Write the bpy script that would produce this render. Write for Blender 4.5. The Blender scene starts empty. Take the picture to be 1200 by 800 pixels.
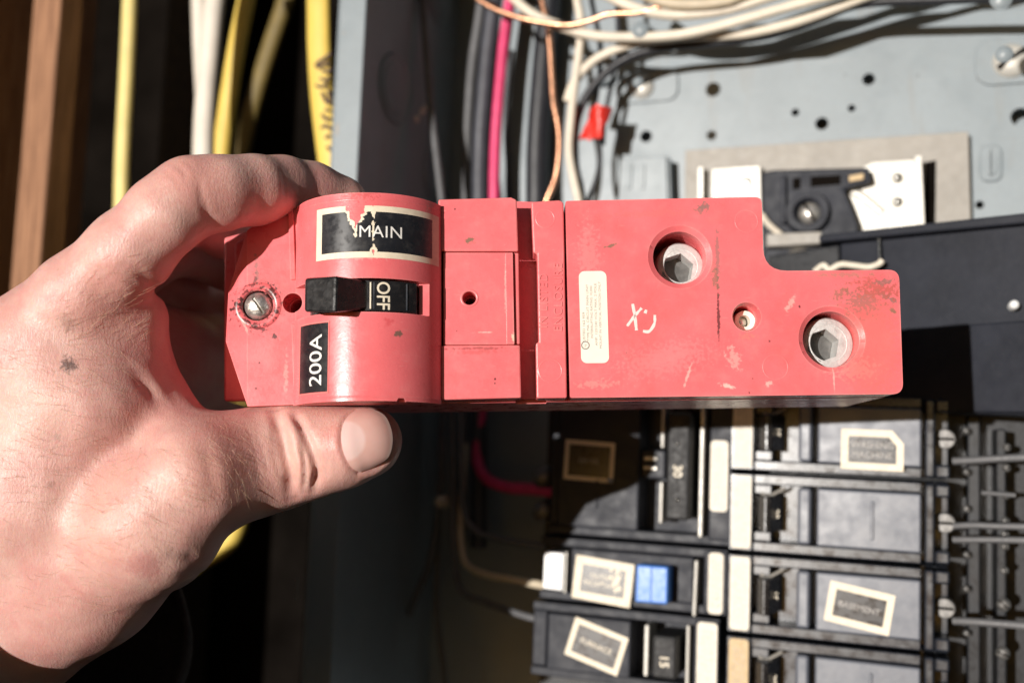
import bpy, bmesh, math, random
import numpy as np
from mathutils import Vector, Matrix, noise as mnoise

random.seed(7)
rng = np.random.default_rng(7)
SC = bpy.context.scene
COL = SC.collection
MM = 0.001

# ------------------------------------------------------------------ camera, sky, sun, exposure
cam_d = bpy.data.cameras.new('camera')
cam = bpy.data.objects.new('camera', cam_d)
COL.objects.link(cam)
cam.location = (0, 0, 0)
cam.rotation_euler = (math.radians(90), 0, 0)
cam_d.sensor_width = 36
cam_d.lens = 36
cam_d.clip_start = 0.01
cam_d.clip_end = 50
cam_d.dof.use_dof = True
cam_d.dof.focus_distance = 0.297
cam_d.dof.aperture_fstop = 8
SC.camera = cam

SUN_DIR = Vector((81, 119, -18)).normalized()
world = bpy.data.worlds.new('World')
SC.world = world
world.use_nodes = True
wn = world.node_tree
wn.nodes.clear()
w_out = wn.nodes.new('ShaderNodeOutputWorld')
w_bg = wn.nodes.new('ShaderNodeBackground')
w_sky = wn.nodes.new('ShaderNodeTexSky')
w_sky.sky_type = 'NISHITA'
w_sky.sun_disc = False
w_sky.sun_elevation = math.asin(-SUN_DIR.z)
w_sky.sun_rotation = math.atan2(-SUN_DIR.x, -SUN_DIR.y)
w_bg.inputs['Strength'].default_value = 0.032
wn.links.new(w_sky.outputs[0], w_bg.inputs[0])
wn.links.new(w_bg.outputs[0], w_out.inputs[0])

sun_d = bpy.data.lights.new('sun', 'SUN')
sun_d.energy = 4.2
sun_d.angle = math.radians(0.55)
sun_d.color = (1.0, 0.955, 0.90)
sun = bpy.data.objects.new('sun', sun_d)
COL.objects.link(sun)
sun.rotation_euler = SUN_DIR.to_track_quat('-Z', 'Y').to_euler()
sun.location = (-0.6, -0.8, 0.4)

SC.view_settings.view_transform = 'Standard'
SC.view_settings.look = 'None'
SC.view_settings.exposure = 0.3
SC.view_settings.gamma = 1.0
SC.cycles.max_bounces = 6
SC.cycles.diffuse_bounces = 3
SC.cycles.glossy_bounces = 3

# ------------------------------------------------------------------ frames (all lengths in mm)
def ray(px, py):
    return Vector(((px - 600) / 1200, 1.0, (400 - py) / 1200))

class Frame:
    """A plane with its own axes: u to the right, v up, w out of the plane towards the viewer."""
    def __init__(s, O, U, V):
        s.O = Vector(O)
        s.U = Vector(U).normalized()
        s.V = (Vector(V) - Vector(V).dot(s.U) * s.U).normalized()
        s.W = s.U.cross(s.V)
    def hit(s, px, py, w=0.0):
        r = ray(px, py)
        t = (s.O + s.W * w).dot(s.W) / r.dot(s.W)
        p = r * t - s.O
        return Vector((p.dot(s.U), p.dot(s.V), w))
    def w2(s, l):
        return s.O + s.U * l[0] + s.V * l[1] + s.W * l[2]
    def matrix(s, l=(0, 0, 0)):
        m = Matrix.Identity(4)
        for i, ax in enumerate((s.U, s.V, s.W)):
            m[0][i], m[1][i], m[2][i] = ax
        m.translation = s.w2(l) * MM
        return m

_t, _r = math.radians(8), math.radians(0.6)
_u0, _v0 = Vector((1, 0, 0)), Vector((0, math.sin(_t), math.cos(_t)))
BF = Frame(ray(600, 350) * 300, _u0 * math.cos(_r) + _v0 * math.sin(_r), -_u0 * math.sin(_r) + _v0 * math.cos(_r))
PF = Frame(ray(980, 650) * 400, (0.936, -0.351, -0.006), (0.0485, 0.083, 0.995))
CF = Frame((0, 0, 0), (1, 0, 0), (0, 0, 1))       # plain world axes, w points to -Y

# ------------------------------------------------------------------ material helpers
def new_mat(name):
    m = bpy.data.materials.new(name)
    m.use_nodes = True
    nt = m.node_tree
    b = nt.nodes['Principled BSDF']
    return m, nt, b

def N(nt, t, **kw):
    n = nt.nodes.new(t)
    for k, v in kw.items():
        setattr(n, k, v)
    return n

def mixc(nt, fac, a, b, mode='MIX'):
    n = N(nt, 'ShaderNodeMix', data_type='RGBA', blend_type=mode)
    for sock, val in ((n.inputs[0], fac), (n.inputs[6], a), (n.inputs[7], b)):
        if hasattr(val, 'links'):
            nt.links.new(val, sock)
        elif isinstance(val, (int, float)):
            sock.default_value = val
        else:
            sock.default_value = (*val, 1)
    return n.outputs[2]

def coords_mm(nt):
    tc = N(nt, 'ShaderNodeTexCoord')
    sc = N(nt, 'ShaderNodeVectorMath', operation='SCALE')
    nt.links.new(tc.outputs['Object'], sc.inputs[0])
    sc.inputs['Scale'].default_value = 1000
    return sc.outputs[0]

def tex_noise(nt, co, scale, detail=4, rough=0.55, dist=0.0):
    n = N(nt, 'ShaderNodeTexNoise')
    n.inputs['Scale'].default_value = scale
    n.inputs['Detail'].default_value = detail
    n.inputs['Roughness'].default_value = rough
    n.inputs['Distortion'].default_value = dist
    nt.links.new(co, n.inputs['Vector'])
    return n.outputs[0]

def rng_map(nt, v, a, b, c=0.0, d=1.0):
    n = N(nt, 'ShaderNodeMapRange')
    nt.links.new(v, n.inputs[0])
    for i, x in enumerate((a, b, c, d)):
        n.inputs[1 + i].default_value = x
    return n.outputs[0]

def math_n(nt, op, a, b):
    n = N(nt, 'ShaderNodeMath', operation=op)
    for i, v in enumerate((a, b)):
        if hasattr(v, 'links'):
            nt.links.new(v, n.inputs[i])
        else:
            n.inputs[i].default_value = v
    return n.outputs[0]

def stain_mask(nt, co, cx, cy, ru, rv, ang=0, edge=0.5, nz=None, namt=0.8):
    """soft-edged blot with a ragged outline at (cx, cy) mm on the object"""
    s = N(nt, 'ShaderNodeVectorMath', operation='SUBTRACT')
    nt.links.new(co, s.inputs[0]); s.inputs[1].default_value = (cx, cy, 0)
    r = N(nt, 'ShaderNodeVectorRotate', rotation_type='Z_AXIS')
    nt.links.new(s.outputs[0], r.inputs[0]); r.inputs['Angle'].default_value = -math.radians(ang)
    m = N(nt, 'ShaderNodeVectorMath', operation='MULTIPLY')
    nt.links.new(r.outputs[0], m.inputs[0]); m.inputs[1].default_value = (1 / ru, 1 / rv, 0)
    l = N(nt, 'ShaderNodeVectorMath', operation='LENGTH')
    nt.links.new(m.outputs[0], l.inputs[0])
    d = math_n(nt, 'ADD', l.outputs[1], rng_map(nt, nz, 0.25, 0.75, -namt, namt))
    return rng_map(nt, d, 1.0, 1.0 - edge, 0, 1)

def simple(name, col, rough=0.5, metal=0.0, var=0.12, vscale=0.15, bump=0.0, bscale=1.5, spec=0.5, dust=0.0, dustcol=(0.45, 0.42, 0.38), coat=0.0):
    m, nt, b = new_mat(name)
    co = coords_mm(nt)
    n1 = tex_noise(nt, co, vscale, 3)
    c = mixc(nt, rng_map(nt, n1, 0.3, 0.7), tuple(x * (1 - var) for x in col), tuple(min(1, x * (1 + var)) for x in col))
    if dust:
        n2 = tex_noise(nt, co, 0.35, 4, 0.7)
        c = mixc(nt, rng_map(nt, n2, 0.5, 0.75, 0, dust), c, dustcol)
    nt.links.new(c, b.inputs['Base Color'])
    n3 = tex_noise(nt, co, vscale * 3.1, 2)
    nt.links.new(rng_map(nt, n3, 0.3, 0.7, max(0.02, rough - 0.08), min(1, rough + 0.1)), b.inputs['Roughness'])
    b.inputs['Metallic'].default_value = metal
    b.inputs['Specular IOR Level'].default_value = spec
    b.inputs['Coat Weight'].default_value = coat
    if bump:
        bp = N(nt, 'ShaderNodeBump')
        bp.inputs['Strength'].default_value = bump
        bp.inputs['Distance'].default_value = 0.0004
        nt.links.new(tex_noise(nt, co, bscale, 3), bp.inputs['Height'])
        nt.links.new(bp.outputs[0], b.inputs['Normal'])
    return m

# red moulded plastic of the main breaker, with scuffs and grease where the photo has them
def red_plastic(name, stains=(), base=(0.80, 0.148, 0.160)):
    m, nt, b = new_mat(name)
    co = coords_mm(nt)
    n1 = tex_noise(nt, co, 0.06, 4)
    c = mixc(nt, rng_map(nt, n1, 0.3, 0.7), tuple(x * 0.93 for x in base), (base[0] * 1.03, base[1] * 1.18, base[2] * 1.18))
    # chalky handling haze
    n2 = tex_noise(nt, co, 0.16, 6, 0.7)
    c = mixc(nt, rng_map(nt, n2, 0.52, 0.78, 0, 0.22), c, (0.82, 0.33, 0.30))
    # fine pale scratches
    mp = N(nt, 'ShaderNodeMapping')
    nt.links.new(co, mp.inputs[0]); mp.inputs['Rotation'].default_value = (0, 0, 0.6); mp.inputs['Scale'].default_value = (0.35, 5, 1)
    n3 = tex_noise(nt, mp.outputs[0], 0.55, 3)
    c = mixc(nt, rng_map(nt, n3, 0.69, 0.74, 0, 0.35), c, (0.85, 0.45, 0.40))
    # black specks
    vo = N(nt, 'ShaderNodeTexVoronoi'); vo.inputs['Scale'].default_value = 0.13
    nt.links.new(co, vo.inputs['Vector'])
    c = mixc(nt, rng_map(nt, vo.outputs['Distance'], 0.035, 0.022, 0, 0.75), c, (0.10, 0.03, 0.025))
    vo2 = N(nt, 'ShaderNodeTexVoronoi'); vo2.inputs['Scale'].default_value = 0.31
    nt.links.new(co, vo2.inputs['Vector'])
    c = mixc(nt, rng_map(nt, vo2.outputs['Distance'], 0.045, 0.03, 0, 0.4), c, (0.30, 0.05, 0.05))
    nzs = tex_noise(nt, co, 0.9, 3) if stains else None
    for (cx, cy, ru, rv, ang, col, stg, na) in stains:
        mk = stain_mask(nt, co, cx, cy, ru, rv, ang, 0.5, nzs, na)
        c = mixc(nt, math_n(nt, 'MULTIPLY', mk, stg), c, col)
    # rubbed pale edges
    bv = N(nt, 'ShaderNodeBevel'); bv.samples = 2; bv.inputs['Radius'].default_value = 0.0007
    ge = N(nt, 'ShaderNodeNewGeometry')
    dt = N(nt, 'ShaderNodeVectorMath', operation='DOT_PRODUCT')
    nt.links.new(bv.outputs[0], dt.inputs[0]); nt.links.new(ge.outputs['Normal'], dt.inputs[1])
    ew = math_n(nt, 'MULTIPLY', rng_map(nt, dt.outputs['Value'], 0.985, 0.88), rng_map(nt, n1, 0.35, 0.62, 0.0, 0.75))
    c = mixc(nt, ew, c, (0.88, 0.40, 0.36))
    # grime film
    n4 = tex_noise(nt, co, 0.035, 4, 0.75)
    c = mixc(nt, rng_map(nt, n4, 0.50, 0.72, 0, 0.30), c, (0.42, 0.10, 0.085))
    nt.links.new(c, b.inputs['Base Color'])
    nt.links.new(rng_map(nt, n2, 0.3, 0.75, 0.20, 0.42), b.inputs['Roughness'])
    b.inputs['Specular IOR Level'].default_value = 0.45
    bp = N(nt, 'ShaderNodeBump'); bp.inputs['Strength'].default_value = 0.25; bp.inputs['Distance'].default_value = 0.0002
    nt.links.new(tex_noise(nt, co, 0.9, 6, 0.7), bp.inputs['Height'])
    nt.links.new(bp.outputs[0], b.inputs['Normal'])
    return m

def bxy(px, py, w=0):
    p = BF.hit(px, py, w)
    return p.x, p.y

GREY, BLK, PALE, OLIVE = (0.20, 0.15, 0.13), (0.045, 0.02, 0.02), (0.9, 0.55, 0.48), (0.19, 0.14, 0.09)
def st(px, py, rx, ry, ang, col, stg=0.85, na=0.7):
    x, y = bxy(px, py)
    return (x, y, rx / 4, ry / 4, ang, col, stg, na)

M_red_cover = red_plastic('red plastic lug cover', [
    st(716, 288, 9, 2.6, 15, OLIVE), st(823, 244, 9, 6, 30, GREY, .8, 1.0), st(841, 300, 3.0, 34, -1, GREY, .55, .9), st(842, 372, 2.2, 34, -1, BLK, .8, .6),
    st(838, 325, 4, 18, 0, OLIVE, .6, .9), st(1040, 348, 18, 5, -25, GREY, .85, 1.1), st(1012, 352, 20, 17, 0, GREY, .8, 1.25), st(1030, 338, 30, 12, -10, (0.40, .09, .07), .7, 1.2), st(985, 345, 12, 6, 40, OLIVE, .6, 1.2), st(1000, 432, 30, 14, 0, (0.86, .34, .30), .4, 1.0), st(690, 300, 14, 40, 0, (0.88, .30, .29), .35, 1.0), st(780, 420, 60, 20, 10, (0.86, .26, .26), .4, 1.0), st(1046, 364, 6, 3, -35, OLIVE, .95, .6),
    st(1036, 330, 16, 4, 10, GREY, .6, 1.2), st(990, 322, 40, 3, 0, (0.35, .2, .15), .5, 1.0), st(1018, 400, 44, 80, 0, (0.72, 0.15, 0.12), .45, .3),
    st(806, 440, 2.2, 16, -20, PALE, .55, .6), st(853, 452, 10, 3, -12, PALE, .9, .6), st(900, 450, 6, 3, 10, PALE, .6, .7), st(860, 420, 8, 14, 20, PALE, .35, 1.0),
    st(926, 356, 4, 12, -35, PALE, .5, .7), st(937, 359, 1.6, 1.9, 0, BLK), st(902, 400, 1.8, 1.8, 0, BLK), st(878, 460, 1.9, 1.6, 0, BLK), st(876, 394, 10, 4, 0, (0.6, .2, .17), .6, 1.0),
    st(700, 450, 26, 5, 0, (0.84, .3, .27), .5, 1.0), st(765, 250, 60, 5, 2, (0.7, .16, .15), .4, 1.0), st(977, 440, 1.2, 22, 0, PALE, .5, .3), st(870, 362, 14, 1.2, 0, PALE, .4, .8)])
M_red_end = red_plastic('red plastic end face', [
    st(279, 358, 12, 8, 20, BLK, .95, 1.1), st(317, 343, 13, 8, -35, BLK, .95, 1.15), st(302, 358, 25, 24, 0, (0.10, .03, .03), .8, 1.2), st(288, 376, 10, 3, -40, BLK, .8, 1.0), st(324, 366, 4, 3, 0, BLK, .9, 1.0),
    st(304, 385, 16, 2.2, -6, BLK, .75, .9), st(322, 394, 3, 4, 0, BLK, .9, 1.0), st(301, 320, 2.5, 22, 5, GREY, .6, 1.1), st(299, 328, 3, 6, 0, BLK, .7, .9), st(286, 380, 2, 12, 25, PALE, .5, .8),
    st(304, 425, 1.4, 1.4, 0, BLK, .9, .4), st(300, 455, 1.5, 1.5, 0, BLK, .9, .4), st(335, 440, 3, 24, 0, PALE, .35, .9)])
M_red_hood = red_plastic('red plastic handle hood', [
    st(473, 398, 5.5, 4, 0, (0.16, .11, .08), .9, .6), st(430, 242, 22, 9, 0, (0.5, .07, .07), .6, 1.1), st(505, 262, 4, 40, 0, (0.4, .25, .2), .35, .9), st(432, 312, 26, 6, 0, PALE, .3, .9),
    st(462, 386, 5, 6, 0, (0.6, .06, .07), .5, .9)])
M_red_mid = red_plastic('red plastic middle plates', [
    st(550, 282, 7, 4, -5, OLIVE, .9, .8), st(533, 245, 1.6, 1.6, 0, BLK, .9, .4), st(580, 444, 1.5, 1.5, 0, BLK, .9, .4), st(580, 449, 1.2, 1.6, 0, BLK, .9, .4), st(602, 395, 3, 6, 0, (0.9, .75, .55), .8, .7),
    st(560, 408, 38, 1.6, 0, (0.25, .04, .04), .6, .9), st(560, 412, 30, 3, 0, (0.5, .08, .08), .4, 1.0), st(592, 330, 1.2, 36, 0, PALE, .35, .8), st(570, 389, 8, 1.2, 0, PALE, .7, .6)])
M_red = red_plastic('red plastic')
M_black = simple('black moulded plastic', (0.012, 0.013, 0.016), 0.36, var=0.2, bump=0.1, spec=0.3, dust=0.10, dustcol=(0.05, 0.05, 0.055))
M_branch = simple('dusty black breaker plastic', (0.017, 0.020, 0.028), 0.27, var=0.15, vscale=0.06, bump=0.06, bscale=0.4, spec=0.6, dust=0.12, dustcol=(0.10, 0.105, 0.12))
M_branch_r = simple('dusty breaker plastic with painted sheen', (0.10, 0.11, 0.137), 0.42, var=0.1, vscale=0.05, bump=0.06, bscale=0.4, spec=0.7, dust=0.15, dustcol=(0.28, 0.28, 0.29))  # lighter base grey paints in the sheen of the right column
M_branch_l = simple('black breaker plastic', (0.026, 0.028, 0.036), 0.5, var=0.15, vscale=0.06, bump=0.06, bscale=0.4, spec=0.22, dust=0.1, dustcol=(0.12, 0.12, 0.13))
M_yshade = simple('shade toned yellow cable jacket', (0.17, 0.12, 0.03), 0.6, var=0.15)  # darker copy of the yellow jacket, shade put into its colour
M_handle = simple('matt black handle', (0.012, 0.012, 0.013), 0.6, var=0.2)
M_shadewood = simple('shade toned stud wood', (0.035, 0.022, 0.013), 0.85, var=0.3)  # deep stud's shade is painted into this darker wood colour
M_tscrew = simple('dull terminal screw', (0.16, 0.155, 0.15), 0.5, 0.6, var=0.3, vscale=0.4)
M_toggle = simple('glossy black toggle', (0.012, 0.011, 0.012), 0.28, var=0.2, bump=0.1, dust=0.06)
M_labelblk = simple('black label print', (0.014, 0.014, 0.017), 0.30, var=0.2, dust=0.06)
M_cream = simple('aged cream label', (0.80, 0.70, 0.54), 0.55, var=0.07, vscale=0.4, dust=0.25, dustcol=(0.55, 0.40, 0.26))
M_cream2 = simple('cream paper strip', (0.74, 0.68, 0.58), 0.6, var=0.06, vscale=0.3, dust=0.4, dustcol=(0.45, 0.40, 0.34))
M_tan = simple('tan paper strip', (0.55, 0.40, 0.22), 0.6, var=0.1, vscale=0.3)
M_sticker = simple('ivory sticker', (0.86, 0.78, 0.66), 0.5, var=0.03, vscale=0.2)
M_white = simple('white print', (0.82, 0.80, 0.76), 0.5, var=0.05)
M_offw = simple('aged white print', (0.74, 0.66, 0.52), 0.5, var=0.08)
M_ink = simple('grey print', (0.22, 0.19, 0.17), 0.6, var=0.1)
M_dimink = simple('faded grey print', (0.40, 0.38, 0.36), 0.6, var=0.2, vscale=0.6)
M_wax = simple('white paint marker', (0.86, 0.66, 0.62), 0.6, var=0.06, vscale=0.8)
M_steel = simple('zinc screw', (0.55, 0.54, 0.51), 0.28, 1.0, var=0.25, vscale=0.5, bump=0.3, bscale=0.9)
M_chrome = simple('worn bright screw', (0.62, 0.59, 0.55), 0.34, 0.8, var=0.3, vscale=0.6, bump=0.6, bscale=0.5)
M_alu = simple('dull aluminium lug screw', (0.58, 0.58, 0.565), 0.55, 0.25, var=0.12, vscale=0.4, bump=0.4, bscale=1.2, dust=0.25, dustcol=(0.30, 0.29, 0.27))
M_panel = simple('grey blue enamel', (0.228, 0.265, 0.288), 0.40, var=0.07, vscale=0.025, bump=0.15, bscale=0.12, dust=0.2, dustcol=(0.17, 0.165, 0.15))
def worn_enamel(m):
    """scuffs, specks and a few rusty streaks over the enamel"""
    nt = m.node_tree
    b = nt.nodes['Principled BSDF']
    src = b.inputs['Base Color'].links[0].from_socket
    co = coords_mm(nt)
    mp = N(nt, 'ShaderNodeMapping'); nt.links.new(co, mp.inputs[0]); mp.inputs['Rotation'].default_value = (0, 0, 0.35); mp.inputs['Scale'].default_value = (0.08, 1.6, 1)
    c = mixc(nt, rng_map(nt, tex_noise(nt, mp.outputs[0], 0.5, 3), 0.66, 0.74, 0, 0.35), src, (0.36, 0.38, 0.39))
    mp2 = N(nt, 'ShaderNodeMapping'); nt.links.new(co, mp2.inputs[0]); mp2.inputs['Scale'].default_value = (1.0, 0.12, 1)
    c = mixc(nt, rng_map(nt, tex_noise(nt, mp2.outputs[0], 0.07, 4, 0.6), 0.60, 0.72, 0, 0.35), c, (0.20, 0.165, 0.12))
    vo = N(nt, 'ShaderNodeTexVoronoi'); vo.inputs['Scale'].default_value = 0.075; nt.links.new(co, vo.inputs['Vector'])
    c = mixc(nt, rng_map(nt, vo.outputs['Distance'], 0.05, 0.03, 0, 0.7), c, (0.08, 0.07, 0.06))
    nt.links.new(c, b.inputs['Base Color'])
worn_enamel(M_panel)
M_galv = simple('tan primed steel', (0.30, 0.28, 0.25), 0.55, var=0.08, vscale=0.08, bump=0.15, dust=0.2)
M_bright = simple('bright plated steel', (0.60, 0.58, 0.53), 0.42, 0.25, var=0.06, vscale=0.1, bump=0.2)
M_cover = simple('blue black moulded cover', (0.019, 0.021, 0.029), 0.5, spec=0.2, var=0.2, vscale=0.06, bump=0.15, bscale=0.35, dust=0.3, dustcol=(0.035, 0.037, 0.045))
M_blue = simple('blue test button', (0.055, 0.20, 0.62), 0.35, var=0.03)
M_whitep = simple('white plastic button', (0.85, 0.85, 0.84), 0.35, var=0.03)
M_dark = simple('dark wall cavity', (0.006, 0.0048, 0.004), 0.95, var=0.4, vscale=0.02, spec=0.0)  # near-black wall colour stands for the deep shade of the cavity
M_wblack = simple('black wire insulation', (0.020, 0.021, 0.026), 0.42, var=0.15, bump=0.2)
M_wgrey = simple('dusty grey black wire insulation', (0.11, 0.11, 0.115), 0.5, var=0.15, bump=0.2)
M_wpink = simple('magenta red wire insulation', (0.66, 0.05, 0.16), 0.4, var=0.12)
M_wwhite = simple('aged white wire insulation', (0.70, 0.63, 0.52), 0.5, var=0.08, vscale=0.05, dust=0.3, dustcol=(0.30, 0.25, 0.2))
M_wbeige = simple('beige wire insulation', (0.52, 0.44, 0.32), 0.5, var=0.1)
M_yellow = simple('yellow cable jacket', (0.70, 0.50, 0.10), 0.5, var=0.08, vscale=0.05, dust=0.15, dustcol=(0.4, 0.3, 0.12))
M_pyel = simple('pale yellow cable jacket', (0.74, 0.60, 0.22), 0.5, var=0.1, vscale=0.05, dust=0.3, dustcol=(0.65, 0.6, 0.4))
M_wjack = simple('grey white cable jacket', (0.66, 0.60, 0.52), 0.5, var=0.1, vscale=0.05, dust=0.3, dustcol=(0.5, 0.45, 0.4))
M_copper = simple('bare copper wire', (0.80, 0.42, 0.26), 0.32, 1.0, var=0.15, vscale=0.2, bump=0.3)
M_marker = simple('purple black marker ink', (0.06, 0.03, 0.05), 0.6)
M_redtape = simple('red tape', (0.62, 0.03, 0.02), 0.35, var=0.2, bump=0.5, bscale=0.5)
M_fabric = simple('dark shadow caster fabric', (0.02, 0.018, 0.018), 0.9, var=0.2, bump=0.5, bscale=1.5)

def wood(name, c1, c2):
    m, nt, b = new_mat(name)
    co = coords_mm(nt)
    mp = N(nt, 'ShaderNodeMapping'); nt.links.new(co, mp.inputs[0]); mp.inputs['Scale'].default_value = (1, 0.05, 1)
    n1 = tex_noise(nt, mp.outputs[0], 0.5, 6, 0.6, 0.4)
    c = mixc(nt, rng_map(nt, n1, 0.3, 0.7), c1, c2)
    n2 = tex_noise(nt, mp.outputs[0], 2.5, 3)
    c = mixc(nt, rng_map(nt, n2, 0.55, 0.75, 0, 0.4), c, tuple(x * 0.55 for x in c1))
    nt.links.new(c, b.inputs['Base Color'])
    b.inputs['Roughness'].default_value = 0.75
    bp = N(nt, 'ShaderNodeBump'); bp.inputs['Strength'].default_value = 0.4; bp.inputs['Distance'].default_value = 0.0005
    nt.links.new(n1, bp.inputs['Height']); nt.links.new(bp.outputs[0], b.inputs['Normal'])
    return m
M_wood = wood('planed stud wood', (0.16, 0.068, 0.03), (0.37, 0.185, 0.095))

# ------------------------------------------------------------------ object helpers
def tag(o, label, cat=None, group=None, kind=None):
    if label: o['label'] = label
    if cat: o['category'] = cat
    if group: o['group'] = group
    if kind: o['kind'] = kind
    return o

def thing(name, frame, base, label, cat, group=None):
    o = bpy.data.objects.new(name, None)
    o.empty_display_size = 0.01
    COL.objects.link(o)
    o.matrix_world = frame.matrix(base)
    o['_m'] = 0
    del o['_m']
    tag(o, label, cat, group)
    MW[o.name] = o.matrix_world.copy()
    return o
MW = {}

def build(name, verts, faces, mat, parent=None, smooth=None, bevel=0.0, frame=None, base=None, mats=None):
    """verts in world mm. Parented meshes are stored in the parent's own axes."""
    if parent is not None:
        mw = MW[parent.name]
    else:
        fr = frame or CF
        if base is None:
            zs = np.array([tuple(v) for v in verts]).mean(axis=0)
            m = fr.matrix(); m.translation = Vector(zs) * MM
        else:
            m = fr.matrix(base)
        mw = m
    inv = mw.inverted()
    A = np.array([tuple(v) for v in verts], dtype=np.float64) * MM
    I = np.array(inv)
    A = A @ I[:3, :3].T + I[:3, 3]
    me = bpy.data.meshes.new(name)
    me.from_pydata(A.tolist(), [], [tuple(f) for f in faces])
    me.validate()
    o = bpy.data.objects.new(name, me)
    COL.objects.link(o)
    if parent is not None:
        o.parent = parent
        MW[o.name] = mw
    else:
        o.matrix_world = mw
        MW[o.name] = mw
    for mm_ in (mats or [mat]):
        me.materials.append(mm_)
    if smooth:
        me.shade_smooth()
        if smooth is not True:
            me.set_sharp_from_angle(angle=math.radians(smooth))
    if bevel:
        b = o.modifiers.new('bevel', 'BEVEL')
        b.width = bevel * MM; b.segments = 2; b.limit_method = 'ANGLE'; b.angle_limit = math.radians(35)
    return o

def prism_vf(pts, w0, w1):
    """pts: ccw (u,v) list seen from the viewer; returns local verts and faces"""
    area = sum(pts[i][0] * pts[(i + 1) % len(pts)][1] - pts[(i + 1) % len(pts)][0] * pts[i][1] for i in range(len(pts)))
    if area < 0: pts = pts[::-1]
    n = len(pts)
    v = [(p[0], p[1], w0) for p in pts] + [(p[0], p[1], w1) for p in pts]
    f = [tuple(range(n - 1, -1, -1)), tuple(range(n, 2 * n))]
    f += [(i, (i + 1) % n, (i + 1) % n + n, i + n) for i in range(n)]
    return v, f

def prism(name, frame, pts, w0, w1, mat, parent=None, bevel=0.0, smooth=None):
    v, f = prism_vf(pts, w0, w1)
    return build(name, [frame.w2(p) for p in v], f, mat, parent, smooth, bevel, frame)

def pxs(frame, pts, w):
    return [tuple(frame.hit(x, y, w)[:2]) for x, y in pts]

def rect(a0, b0, a1, b1):
    return [(a0, b0), (a1, b0), (a1, b1), (a0, b1)]

def circ(cx, cy, r, n=32, ph=0.0, sy=1.0):
    return [(cx + r * math.cos(ph + 2 * math.pi * i / n), cy + sy * r * math.sin(ph + 2 * math.pi * i / n)) for i in range(n)]

def rrect(a0, b0, a1, b1, r, n=5):
    out = []
    for cx, cy, s in ((a1 - r, b1 - r, 0), (a0 + r, b1 - r, 90), (a0 + r, b0 + r, 180), (a1 - r, b0 + r, 270)):
        for i in range(n + 1):
            t = math.radians(s + 90 * i / n)
            out.append((cx + r * math.cos(t), cy + r * math.sin(t)))
    return out

def lathe_vf(cx, cy, prof, n=40, cap=True):
    """prof: (r, w) from the centre outwards; axis along w"""
    v, f = [], []
    for r, w in prof:
        for i in range(n):
            t = 2 * math.pi * i / n
            v.append((cx + r * math.cos(t), cy + r * math.sin(t), w))
    for k in range(len(prof) - 1):
        for i in range(n):
            j = (i + 1) % n
            f.append((k * n + i, k * n + j, (k + 1) * n + j, (k + 1) * n + i)[::-1])
    if cap: f.append(tuple(range(n)))
    return v, f

def lathe(name, frame, cx, cy, prof, mat, parent=None, n=40, smooth=40, cap=True):
    v, f = lathe_vf(cx, cy, prof, n, cap)
    return build(name, [frame.w2(p) for p in v], f, mat, parent, smooth, 0, frame)

def join_vf(parts):
    V, F = [], []
    for v, f in parts:
        o = len(V)
        V += list(v)
        F += [tuple(i + o for i in q) for q in f]
    return V, F

def cut(o, cutters, bevel=0.0, smooth=None):
    """boolean the cutter volumes (local prism lists in world mm) out of o, keep the result as real mesh"""
    tmp = []
    for V, F in cutters:
        me = bpy.data.meshes.new('c'); me.from_pydata([tuple(Vector(p) * MM) for p in V], [], F)
        bm = bmesh.new(); bm.from_mesh(me); bmesh.ops.recalc_face_normals(bm, faces=bm.faces); bm.to_mesh(me); bm.free()
        c = bpy.data.objects.new('c', me); COL.objects.link(c); tmp.append(c)
        md = o.modifiers.new('b', 'BOOLEAN'); md.operation = 'DIFFERENCE'; md.object = c; md.solver = 'EXACT'
    bpy.context.view_layer.update()
    dg = bpy.context.evaluated_depsgraph_get()
    me2 = bpy.data.meshes.new_from_object(o.evaluated_get(dg), depsgraph=dg)
    o.modifiers.clear()
    old = o.data
    o.data = me2
    me2.name = old.name
    bpy.data.meshes.remove(old)
    for c in tmp:
        d = c.data; bpy.data.objects.remove(c); bpy.data.meshes.remove(d)
    if smooth:
        me2.shade_smooth(); me2.set_sharp_from_angle(angle=math.radians(smooth))
    if bevel:
        b = o.modifiers.new('bevel', 'BEVEL')
        b.width = bevel * MM; b.segments = 2; b.limit_method = 'ANGLE'; b.angle_limit = math.radians(50)
    return o

def cutter(frame, pts, w0, w1):
    v, f = prism_vf(pts, w0, w1)
    return [frame.w2(p) for p in v], f

def cr(pts, n=10):
    """Catmull-Rom through the points"""
    P = [Vector(p) for p in pts]
    P = [P[0] * 2 - P[1]] + P + [P[-1] * 2 - P[-2]]
    out = []
    for i in range(1, len(P) - 2):
        a, b, c, d = P[i - 1:i + 3]
        for k in range(n):
            t = k / n
            out.append(0.5 * ((2 * b) + (c - a) * t + (2 * a - 5 * b + 4 * c - d) * t * t + (3 * b - a - 3 * c + d) * t ** 3))
    out.append(P[-2])
    return out

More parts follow.
